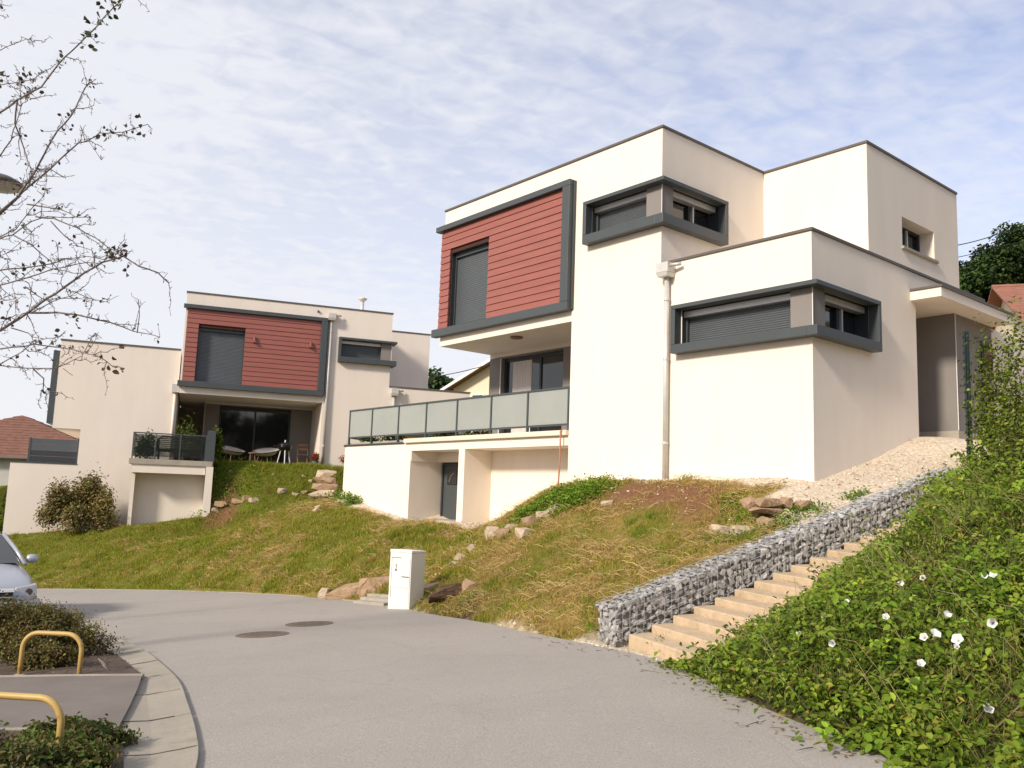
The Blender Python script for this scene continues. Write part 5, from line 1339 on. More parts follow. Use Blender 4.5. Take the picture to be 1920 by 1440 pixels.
# ------------------------------------------------------------------ bramble bank on the right
BR = [(.125, .190, .016), (.170, .245, .024), (.230, .290, .034), (.070, .112, .012), (.25, .24, .045), (.20, .13, .045)]
BW = [6, 6, 4.5, 3.2, 1.6, .7]
def bank_pts(n, x0=1.2, x1=9.5, y0=2.5, y1=13.5):
    X, Y = [], []
    while sum(map(len, X)) < n:
        x = rng.uniform(x0, x1, n * 3); y = rng.uniform(y0, y1, n * 3)
        e = np.interp(y, [-14, 0, 3, 4.5, 5.65, 6.65, 7.62, 8.7, 9.55, 10.75, 14], [3.7, 3.5, 3.15, 2.8, 2.5, 2.1, 1.89, 1.71, 1.47, 1.2, 1.0])
        a, b = st_l(x, y)
        hide = 0.02 + 0.07 * np.sin(a * 2.1) + .42 * np.clip((a - 3.2) / 2.5, 0, 1)            # the plants hang over the right ends of the steps
        ok = (x > e + .02 + .06 * np.sin(y * 3)) & ((b > ST_W - hide) | ((a < -.15) & (b > 1.22))) & (x < 0.72 * y + 1.6)
        d = np.hypot(x, y); ok &= rng.random(len(x)) < np.clip((7.5 / d) ** 1.0, .25, 1)
        X.append(x[ok]); Y.append(y[ok])
    return np.concatenate(X)[:n], np.concatenate(Y)[:n]
def keep_low(P, rag=.0):
    """trim plants so that the flight of steps stays open to view from the road"""
    x, y, z = P[:, 0], P[:, 1], P[:, 2]
    fx = x * C_R.x + y * C_R.y + (z - HC) * C_R.z; fu = x * C_U.x + y * C_U.y + (z - HC) * C_U.z; fd = np.maximum(x * C_F.x + y * C_F.y + (z - HC) * C_F.z, .1)
    px = 960 + FPX * fx / fd; py = 720 - FPX * fu / fd
    lim = np.interp(px, [1180, 1270, 1300, 1350, 1400, 1440, 1480, 1520, 1560, 1600, 1650, 1700, 1750, 1800, 1850, 1900, 2000], [1275, 1255, 1238, 1203, 1170, 1152, 1130, 1102, 1070, 1044, 1012, 975, 893, 850, 800, 600, 500])
    return py > lim + rag
def veg_h(x, y):
    a, b = st_l(x, y)
    e = np.interp(y, [-14, 0, 3, 4.5, 5.65, 6.65, 7.62, 8.7, 9.55, 10.75, 14], [3.7, 3.5, 3.15, 2.8, 2.5, 2.1, 1.89, 1.71, 1.47, 1.2, 1.0])
    inw = np.minimum(np.clip((x - e) / .7, .15, 1), np.where(a > -.4, np.clip((b - ST_W + .25) / .9, .16, 1), 1))
    return (0.10 + 0.62 * np.clip(fbm(x, y, 1.7, 55, 3) * 1.6 - .35, 0, 1)) * inw
def undergrowth():
    parts = []
    # stands of different plants: big three-part bramble leaves, small leaved creepers, grassy patches
    n = 15000; x, y = bank_pts(n); z0 = gz(x, y); H = veg_h(x, y) * rng.uniform(.5, 1.3, n)
    d = np.hypot(x, y); lean = rng.normal(size=(n, 2)) * .22
    sp = fbm(x, y, 1.25, 44, 3); tone = .50 + .72 * fbm(x, y, 1.6, 66, 3)
    def trefoil(P, s, c, spread=1.9):
        m = len(P); nr = unit(m) * .55 + np.array([-.25, -.35, 1.0]); nr /= np.linalg.norm(nr, axis=1, keepdims=True)
        t0 = np.cross(nr, unit(m)); t0 /= np.linalg.norm(t0, axis=1, keepdims=True) + 1e-9; b0 = np.cross(nr, t0); out = []
        for k, a in enumerate((0, spread, -spread)):
            t = t0 * math.cos(a) + b0 * math.sin(a); b = np.cross(nr, t); q = P + t * (s * .12)[:, None]; ss = (s * (1.0 if k == 0 else .82))[:, None]
            dr = nr * ss * rng.uniform(.05, .30, (m, 1))
            V = np.stack([q, q + t * ss * .28 + b * ss * .30 + nr * ss * .10, q + t * ss * .66 + b * ss * .27 + nr * ss * .07 - dr * .4, q + t * ss - dr,
                          q + t * ss * .66 - b * ss * .27 + nr * ss * .07 - dr * .4, q + t * ss * .28 - b * ss * .30 + nr * ss * .10], 1)
            F = np.array([[0, 1, 2], [0, 2, 3], [0, 3, 4], [0, 4, 5]])[None] + (np.arange(m) * 6)[:, None, None]
            out.append((V.reshape(-1, 3), F.reshape(-1, 3), np.repeat(c * rng.uniform(.85, 1.15, (m, 1)), 6, 0)))
        return out
    for j in range(6):
        t = (j + rng.random(n)) / 6
        P = np.stack([x + lean[:, 0] * t + rng.normal(size=n) * .05, y + lean[:, 1] * t + rng.normal(size=n) * .05, z0 + H * t ** .8 + .02], 1)
        k_ = keep_low(P, rng.normal(size=n) * 14 + 13)
        A = k_ & (sp > .51) & (rng.random(n) < .50); B = k_ & (sp <= .54) & (sp > .40); G = k_ & (sp <= .42) & (rng.random(n) < .55)
        c = palette(n, [(.115, .185, .014), (.160, .245, .022), (.220, .295, .030), (.070, .115, .010), (.24, .24, .035)], [5, 6, 3, 3, 1], .3) * tone[:, None] * (.7 + .45 * t)[:, None]  # bramble and creeper leaf colours brighten up the sprig, painted as top light
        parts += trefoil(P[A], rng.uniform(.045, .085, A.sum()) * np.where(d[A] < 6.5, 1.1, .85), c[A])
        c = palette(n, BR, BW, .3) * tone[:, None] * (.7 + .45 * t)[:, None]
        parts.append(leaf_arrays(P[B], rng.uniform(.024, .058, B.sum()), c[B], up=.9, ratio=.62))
        c = palette(n, [(.26, .24, .05), (.19, .21, .03), (.21, .145, .05), (.13, .16, .02)], [4, 4, 2, 4], .3) * tone[:, None]
        parts.append(leaf_arrays(P[G], rng.uniform(.030, .075, G.sum()), c[G], up=.5, ratio=.28))
    # upright weeds standing out of the mass, leaves in whorls up the stem
    m = 330; wx, wy = bank_pts(m); wz = gz(wx, wy); wh = rng.uniform(.35, .80, m); wl = rng.normal(size=(m, 2)) * .16; wt = rng.uniform(.6, 1.2, m); sm = []
    light = rng.random(m) < .5
    for j in range(9):
        t = .25 + .75 * j / 8
        for _ in range(2):
            P = np.stack([wx + wl[:, 0] * t, wy + wl[:, 1] * t, wz + wh * t], 1) + rng.normal(size=(m, 3)) * .018
            k_ = keep_low(P, rng.normal(size=m) * 8 + 4)
            c = np.where(light[:, None], palette(m, [(.20, .29, .03), (.15, .22, .02)], [1, 1], .2), palette(m, [(.10, .155, .014), (.075, .12, .012), (.20, .17, .05)], [2, 2, 1], .2)) * wt[:, None]
            parts.append(leaf_arrays(P[k_], ((.085 - .05 * t) * rng.uniform(.8, 1.3, m))[k_], c[k_], up=.6, ratio=.42))
    # trailing runners out onto the road and over the steps
    tw = []
    for i in range(75):
        yy = rng.uniform(4.2, 8.9); xx = xedge(yy) + .25
        p = np.array([xx, yy, float(gz(xx, yy)) + .12]); dirv = np.array([-.7, -.25 + rng.normal() * .3, .10]); dirv /= np.linalg.norm(dirv)
        L_ = rng.uniform(.2, .55); m = 7
        for j in range(m):
            q = p + dirv * L_ * j / m + np.array([0, 0, .06 * math.sin(3.1 * j / m) - .10 * j / m])
            q[2] = max(q[2], float(zroad(q[0], q[1])) + .015)
            pp = q[None] + rng.normal(size=(3, 3)) * .03
            pp[:, 2] = np.maximum(pp[:, 2], zroad(pp[:, 0], pp[:, 1]) + .01)
            parts.append(leaf_arrays(pp, rng.uniform(.04, .075, 3), palette(3, BR, BW, .3), up=1.2))
    V, F, C_ = join(parts)
    tag(mesh_np('undergrowth', V, F, M['leaf'], C_ * 1.10), kind='stuff')
    # bramble shoots arching out of the mass, dry grass stalks
    parts = []
    n = 950; x, y = bank_pts(n); z = gz(x, y) + veg_h(x, y) * .85; k_ = keep_low(np.stack([x, y, z + .22], 1)); x, y, z = x[k_], y[k_], z[k_]; n = len(x)
    a = rng.uniform(0, 2 * np.pi, n); L_ = rng.uniform(.3, 1.0, n); dr = np.stack([np.cos(a), np.sin(a), np.zeros(n)], 1) * L_[:, None] * .75
    P0 = np.stack([x, y, z], 1); P1 = P0 + dr * .5 + np.array([0, 0, 1]) * (L_ * .42)[:, None]; P2 = P0 + dr + np.array([0, 0, 1]) * (L_ * .48)[:, None]
    parts.append(ribbons(P0, P1, P2, .0052, palette(n, [(.36, .33, .13), (.27, .27, .08), (.42, .36, .19), (.17, .12, .07)], [4, 4, 3, 2])))
    n = 34000; x, y = bank_pts(n); k_ = rng.random(n) < np.where(fbm(x, y, 1.25, 44, 3) < .47, 1.0, .30); x, y = x[k_], y[k_]; z = gz(x, y) + veg_h(x, y) * .6; k_ = keep_low(np.stack([x, y, z + .15], 1)); x, y, z = x[k_], y[k_], z[k_]; n = len(x)
    h = rng.uniform(.10, .34, n); V, F, C_ = blades(np.stack([x, y, z], 1), h, np.full(n, .006), palette(n, [(.28, .31, .08), (.17, .26, .045), (.42, .36, .16), (.22, .15, .07)], [4, 4, 2.5, 1]), lean=1.5)
    parts.append((V, F, C_))
    V, F, C_ = join(parts)
    tag(mesh_np('dry_stalks', V, F, M['grass'], C_), kind='stuff')
undergrowth()

# shoots along the edge of the steps and on the crest: each a plant of its own
def shoot(px, py, Y, h, nl, label, seed, size=.055, spread=.22, name='bramble_shoot', base=None, col=None, group='bramble shoots on the bank'):
    r_ = np.random.default_rng(seed)
    p = at_y(px, py, Y); zb = float(gz(p.x, p.y)); t_ = thing(name, (p.x, p.y, zb), label, 'plant', group)
    H = max(p.z - zb, .1) + h; st = MB(); parts = []
    for s_ in range(5):
        a = r_.uniform(0, 6.28); tip = Vector((math.cos(a) * spread * r_.uniform(.5, 1.3), math.sin(a) * spread * r_.uniform(.5, 1.3), H * r_.uniform(.72, 1.0)))
        mid = tip * .5 + Vector((0, 0, H * .14)); st.tube([(0, 0, 0), mid, tip], [.006, .0045, .002], 5)
        m = nl // 5
        t = r_.uniform(.25, 1.05, m); q = np.outer(2 * t * (1 - t), np.array(mid)) + np.outer(t * t, np.array(tip)); q += r_.normal(size=q.shape) * .045
        parts.append(leaf_arrays(q, r_.uniform(.7, 1.3, m) * size, palette(m, col or BR, BW if not col else [1] * len(col), .3), up=.8))
    st.build('stem', M['bark'], t_)
    V, F, C_ = join(parts); mesh_np('leaves', V, F, M['leaf'], C_, t_)
    return t_
shoot(1345, 1205, 9.0, .0, 70, 'bramble shoot arching over the lowest steps', 1)
shoot(1395, 1165, 9.2, .0, 90, 'leafy bramble shoot over the steps, second from the road', 2, .07)
shoot(1480, 1112, 9.6, -.05, 60, 'loose bramble shoot halfway along the right edge of the steps', 3)
shoot(1560, 1052, 9.9, .0, 80, 'bramble shoot with small leaves on the upper right edge of the steps', 4)
shoot(1640, 985, 10.4, .05, 90, 'tall shoot where the steps vanish behind the bank', 5)
shoot(1720, 905, 10.8, .05, 110, 'leafy shoot hanging over the upper end of the gabion wall', 6, .06)
shoot(1775, 868, 11.0, .0, 120, 'dark leafed shoot beside the foot of the fence post', 7, .06)
shoot(1835, 850, 10.6, .1, 120, 'broad shoot just right of the fence post foot', 8, .06)
shoot(1290, 1235, 9.2, -.06, 60, 'low weed at the road end of the lowest step', 9, .05, .3)

def shrub(name, label, c, rad, n, leaf, cols, w, zlo=0.0, group=None, up=.5, seed=0, stems=7, upright=1.0):
    """bush: forked stems with leaves gathered in clumps in an uneven crown"""
    r_ = np.random.default_rng(seed)
    t_ = thing(name, c, label, 'shrub', group)
    st = MB(); cl = []
    K = 34
    for k in range(K):
        a = r_.uniform(0, 6.28); rr = math.sqrt(r_.random()); hz = r_.uniform(.25, 1.0)
        q = Vector((math.cos(a) * rr * rad[0] * (1 - .25 * hz), math.sin(a) * rr * rad[1] * (1 - .25 * hz), zlo + hz * rad[2] * (1 - .35 * rr * rr) * r_.uniform(.8, 1.08)))
        cl.append(q)
        if k < stems * 2: st.tube([(q.x * .12, q.y * .12, 0), (q.x * .45, q.y * .45, q.z * .5), q], [.014, .009, .003], 5)
    cl = np.array([list(q) for q in cl]); m = n // K
    P = np.repeat(cl, m, 0) + r_.normal(size=(m * K, 3)) * np.array([rad[0], rad[1], rad[2]]) * .13
    tone = np.repeat(r_.uniform(.65, 1.3, K), m)
    P[:, 2] = np.maximum(P[:, 2], .03)
    out = P * np.array([1 / rad[0], 1 / rad[1], .6 / rad[2]])
    V, F, C_ = leaf_arrays(P, r_.uniform(.7, 1.35, len(P)) * leaf, palette(len(P), cols, w, .3) * tone[:, None], up=up, out=out)
    st.build('stems', M['bark'], t_); mesh_np('foliage', V, F, M['leaf'], C_, t_)
    return t_
GRN = [(.105, .150, .014), (.150, .200, .022), (.200, .235, .032), (.055, .080, .009)]
q = at_y(1945, 860, 9.6); q.z = float(gz(q.x, q.y)); shrub('tall_shrub', 'tall light green shrub cut off by the right picture edge', q, (.66, .62, max(4.05 - q.z, 1.2)), 6500, .046, GRN, [4, 5, 4, 2], seed=5, group=None)
q = at_y(1965, 980, 8.4); q.z = float(gz(q.x, q.y)); shrub('tall_shrub', 'lower shrub in front of the tall one at the right picture edge', q, (.7, .6, 1.1), 3600, .050, GRN, [4, 5, 4, 2], seed=6)
q = at_y(1893, 800, 11.4); q.z = float(gz(q.x, q.y)); shrub('loose_shrub', 'thin airy shrub between the fence post and the tall shrub', q, (.42, .42, max(3.25 - q.z, .9)), 1500, .050, GRN, [3, 5, 5, 1], seed=7)

# bindweed flowers
def flower(px, py, k, label='white bindweed trumpet flower among the brambles', r0=.030):
    d = ray(px, py); t = 3.5
    while t < 16:
        p = CAM + d * t
        if p.z < float(gz(p.x, p.y)) + float(veg_h(np.array([p.x]), np.array([p.y]))[0]) * 1.0 + .04: break
        t += .02
    p = CAM + d * (t - .12)
    t_ = thing('bindweed_flower', p, label, 'flower', 'white bindweed flowers on the bank')
    fr_ = random.Random(k); nrm = (CAM - p).normalized() + Vector((fr_.uniform(-.7, .7), 0, fr_.uniform(-.1, .9)))
    t_.rotation_euler = nrm.to_track_quat('Z', 'Y').to_euler()
    V = []; n = 20
    for r_, z in ((.004, -.040), (.007, -.022), (r0 * .45, -.010), (r0 * .8, -.001), (r0, .002)):
        for j in range(n):
            a = 2 * math.pi * j / n; rr = r_ * (1 + (.10 * math.cos(5 * a) if r_ > .01 else 0)); V.append((rr * math.cos(a), rr * math.sin(a), z))
    Fc = [(i * n + j, i * n + (j + 1) % n, (i + 1) * n + (j + 1) % n, (i + 1) * n + j) for i in range(4) for j in range(n)]
    MB().add(V, Fc).build('petal', M['petal'], t_, smooth=True)
    MB().tube([(0, 0, -.028), (0, .004, -.05), (.004, .01, -.08)], .003, 5).build('calyx', M['green_metal'] if False else M['leaf_dead'], t_)
FLAB = ['white bindweed flower nearest the lower right picture corner', 'largest open bindweed flower, right one of the close pair', 'open bindweed flower, left one of the close pair', 'half hidden bindweed flower just left of the close pair', 'lone bindweed flower right of the lowest steps', 'bindweed flower below and left of the close pair', 'small bindweed flower above the close pair', 'bindweed flower right of the close pair, higher up', 'topmost right bindweed flower of the upper trio', 'upper bindweed flower in the middle of the upper trio', 'small bindweed flower at the left of the upper trio', 'tiny bindweed flower beside the right end of the middle steps', 'bindweed flower halfway between steps and close pair', 'drooping bindweed flower nearest the steps', 'pale bindweed bud left of the upper trio', 'small bindweed bud farther left of the upper trio', 'tiny bindweed bud right under the largest open flower', 'small bindweed flower between the steps and the upper trio']
for k, (px, py, r_) in enumerate([(1853, 1328, .032), (1795, 1198, .036), (1755, 1187, .034), (1732, 1194, .026), (1560, 1206, .026), (1727, 1243, .026), (1777, 1151, .026), (1860, 1168, .030), (1862, 1077, .026), (1790, 1084, .024), (1846, 1079, .022), (1545, 1155, .022), (1661, 1156, .024), (1497, 1188, .022), (1730, 1083, .022), (1690, 1093, .022), (1794, 1212, .016), (1588, 1127, .018)]):
    flower(px, py, k, FLAB[k], r0=r_ * 1.02)
fl2 = [(1075, 927), (1051, 938), (978, 979), (1105, 934), (1148, 927)]

# weeds on the mound and along the gabion
def weeds(name, spots, label, n_each, leaf, cols=GRN, w=(5, 5, 3, 1), hh=.22):
    parts = []
    for (px, py, sp) in spots:
        c = on_ground(px, py); P = np.array([[c.x, c.y, 0]]) + rng.normal(size=(n_each, 3)) * np.array([sp, sp * .6, 0])
        u, v = H1.l(P[:, 0], P[:, 1]); P = P[(v < -.08) | (u > 3.5)]
        P[:, 2] = gz(P[:, 0], P[:, 1]) + rng.random(len(P)) ** 1.3 * hh
        parts.append(leaf_arrays(P, rng.uniform(.6, 1.3, len(P)) * leaf, palette(len(P), cols, w, .3), up=.8))
    V, F, C_ = join(parts); tag(mesh_np(name, V, F, M['leaf'], C_), kind='stuff')
BRIGHT = [(.13, .255, .016), (.19, .31, .028), (.09, .175, .012), (.24, .32, .05)]
weeds('weeds', [(985, 970, .20), (1010, 958, .22), (1030, 945, .24), (1050, 935, .26), (1072, 930, .26), (1095, 926, .28), (1118, 926, .22), (1060, 950, .2), (1085, 945, .2)], '', 520, .052, BRIGHT, (5, 5, 3, 2), .20)
weeds('weeds', [(1370, 950, .13), (1378, 965, .15), (1365, 940, .10), (1395, 972, .12), (1420, 978, .12), (1450, 985, .14), (1475, 975, .15), (1495, 968, .14), (1520, 965, .14), (1420, 1002, .18), (1380, 1012, .18), (1345, 1020, .2), (1470, 990, .16), (1530, 958, .12), (1596, 938, .10), (1615, 930, .08)], '', 110, .042, BRIGHT, (5, 4, 4, 1), .12)
weeds('weeds', [(420, 905, .35), (410, 925, .3), (400, 940, .3), (470, 890, .6), (540, 895, .7), (590, 905, .3), (505, 900, .5), (640, 935, .25), (660, 945, .15)], '', 420, .065, BRIGHT, (4, 4, 4, 1), .25)
weeds('weeds', [(1425, 1036, .07), (1315, 1125, .10), (1468, 1018, .06), (1160, 1190, .08), (1190, 1205, .06), (1140, 1200, .10), (1230, 1222, .06)], '', 70, .035, GRN, (5, 4, 3, 1), .14)

# ------------------------------------------------------------------ planting beds on the left
SPI = [(.165, .130, .045), (.20, .150, .06), (.10, .115, .028), (.21, .19, .06), (.14, .085, .045)]
SW = [5, 4, 4, 3, 2]
for k, (x, y, rx, ry, rz_, lab) in enumerate([(-5.15, 10.25, .62, .50, .50, 'brownish spirea bush behind the yellow hoop, nearest the kerb'), (-6.15, 10.6, .75, .62, .60, 'spirea bush in the middle of the upper planting bed'), (-7.2, 10.9, .8, .7, .66, 'spirea bush at the left of the upper bed, in front of the car'), (-6.1, 11.6, .6, .45, .50, 'rear spirea bush of the upper bed, between middle bush and kerb'), (-4.9, 9.5, .42, .24, .28, 'small dark spirea seen through the yellow hoop'), (-7.5, 11.8, .7, .45, .45, 'rear spirea bush right under the car front')]):
    shrub('spirea_bush', lab, (x, y, float(zroad(x, y)) + .04), (rx, ry, rz_), 11000, .031, SPI, SW, group='spirea bushes in the beds', seed=20 + k)
LOWP = [(.085, .135, .026), (.13, .18, .04), (.17, .15, .055), (.18, .12, .055)]
for k, (x, y, rx, ry, rz_, lab) in enumerate([(-2.92, 6.12, .40, .34, .17, 'low green ground plant beside the gutter in the near bed'), (-3.55, 5.65, .50, .36, .30, 'bushy green plant under the near yellow hoop'), (-2.80, 5.45, .46, .44, .22, 'brownish low plant in the corner of the near bed'), (-3.6, 5.1, .6, .45, .30, 'low leafy plant at the lower left picture corner'), (-4.3, 6.2, .55, .40, .36, 'leafy plant left of the near yellow hoop')]):
    shrub('bed_plant', lab, (x, y, float(zroad(x, y)) + .04), (rx, ry, rz_), 7500, .034, LOWP, [4, 4, 3, 3], group='low plants in the near bed', seed=40 + k)
# bark chips and dead leaves on the beds and kerb joints
def litter():
    n = 2600; x = rng.uniform(-8, -2.3, n); y = rng.uniform(5, 12.6, n)
    ok = in_poly(x, y, bed1) | in_poly(x, y, bed2); x, y = x[ok], y[ok]; n = len(x)
    P = np.stack([x, y, zroad(x, y) + .085], 1)
    V, F, C_ = leaf_arrays(P, rng.uniform(.02, .05, n), palette(n, [(.11, .075, .05), (.17, .12, .08), (.07, .045, .035), (.22, .17, .12)], [4, 3, 3, 1]), up=2.5, fold=.08)
    tag(mesh_np('leaf_litter', V, F, M['leaf_dead'], C_), kind='stuff')
litter()
def road_litter():
    n = 420; t = rng.integers(0, len(far_line) - 1, n); A = np.array(far_line); p = A[t] + (A[np.minimum(t + 1, len(A) - 1)] - A[t]) * rng.random((n, 1))
    ok = (p[:, 1] > 3.5) & (p[:, 1] < 12); p = p[ok]; n = len(p)
    x = p[:, 0] - np.abs(rng.normal(size=n)) * .22 - .02; y = p[:, 1] - np.abs(rng.normal(size=n)) * .10
    V1 = leaf_arrays(np.stack([x, y, zroad(x, y) + .008], 1), rng.uniform(.015, .045, n), palette(n, [(.16, .11, .06), (.25, .18, .10), (.12, .13, .04)], [3, 2, 2]), up=4, fold=.06)
    m = 70; k = rng.integers(0, n, m); P0 = np.stack([x[k], y[k], zroad(x[k], y[k]) + .012], 1); a = rng.uniform(0, 6.28, m); d = np.stack([np.cos(a), np.sin(a), 0 * a], 1) * rng.uniform(.05, .2, m)[:, None]
    V2 = ribbons(P0, P0 + d * .5 + rng.normal(size=(m, 3)) * np.array([.012, .012, 0]), P0 + d, .006, palette(m, [(.12, .09, .06), (.3, .24, .14)], [2, 1]))
    V, F, C_ = join([V1, V2]); tag(mesh_np('road_litter', V, F, M['leaf_dead'], C_), kind='stuff')
road_litter()

# bush in front of the blank wall, pots and plants on the far terrace
q = H2.w(-10.55, -.75, -2.52); q.z = float(gz(q.x, q.y))
shrub('round_bush', 'yellowish round bush in front of the blank beige wall', q, (1.25, .75, 1.65), 13000, .085, [(.27, .225, .07), (.33, .25, .11), (.15, .175, .04), (.21, .14, .06)], [4, 4, 3, 2], zlo=.05, seed=61)
q = H2.w(-6.35, -.9, 0); q.z = 2.58
shrub('pot_plant', 'leafy green plant right of the balcony end screen', q, (.32, .25, 1.15), 700, .12, GRN, [4, 5, 3, 2], seed=62)
q = H2.w(-8.55, -1.0, -.05); shrub('balcony_plant', 'dark green plant at the left end inside the glass balcony railing', q, (.40, .22, .85), 700, .10, GRN, [5, 3, 1, 4], seed=63)
q = H2.w(-7.3, -.15, -.05); shrub('balcony_plant', 'tall thin plant rising behind the wicker sofa', q, (.5, .25, 1.45), 420, .09, GRN, [5, 3, 2, 3], seed=64)
for k, (u, v, lab) in enumerate([(-2.72, -.25, 'red flowers in a pot against the white column of the far porch'), (-1.5, -.55, 'bigger clump of red flowers behind the white end wall')]):
    r_ = (.16, .42)[k]
    t_ = thing('red_flowers', H2.w(u, v, -.05), lab, 'flowers')
    MB().lathe((0, 0, 0), [(.09, 0), (.14, .2), (.15, .22)], 12).build('pot', M['pot'], t_)
    n = 420; P = unit(n) * np.array([r_, r_ * .7, .18]) * rng.uniform(.5, 1, (n, 1)) + np.array([0, 0, .36]); P[:, 2] = np.maximum(P[:, 2], .14)
    V, F, C_ = leaf_arrays(P, .055, palette(n, [(.50, .045, .03), (.42, .03, .025), (.06, .10, .02)], [5, 4, 2], .3), up=.5); mesh_np('blossoms', V, F, M['leaf'], C_, t_)
    V, F, C_ = leaf_arrays(P[:160] * np.array([.9, .9, .7]), .06, palette(160, GRN, [4, 4, 2, 2])); mesh_np('leaves', V, F, M['leaf'], C_, t_)
MB_ = MB()
for i in range(26):
    u = -12.0 + 9.0 * rng.random(); 
for k, (u, s_) in enumerate([(-11.4, .20), (-10.2, .26), (-7.6, .30), (-6.3, .24)]):
    q = H1.w(u, .35, -.03); shrub('terrace_plant', ['low plant under the far end of the frosted railing', 'trailing plant in the second bay of the frosted railing', 'bright low plant under the middle of the frosted railing', 'small plant under the railing before the sliding door'][k], q, (.42, .14, s_), 260, .07, GRN, [4, 5, 3, 2], group='plants along the terrace railing', seed=70 + k)

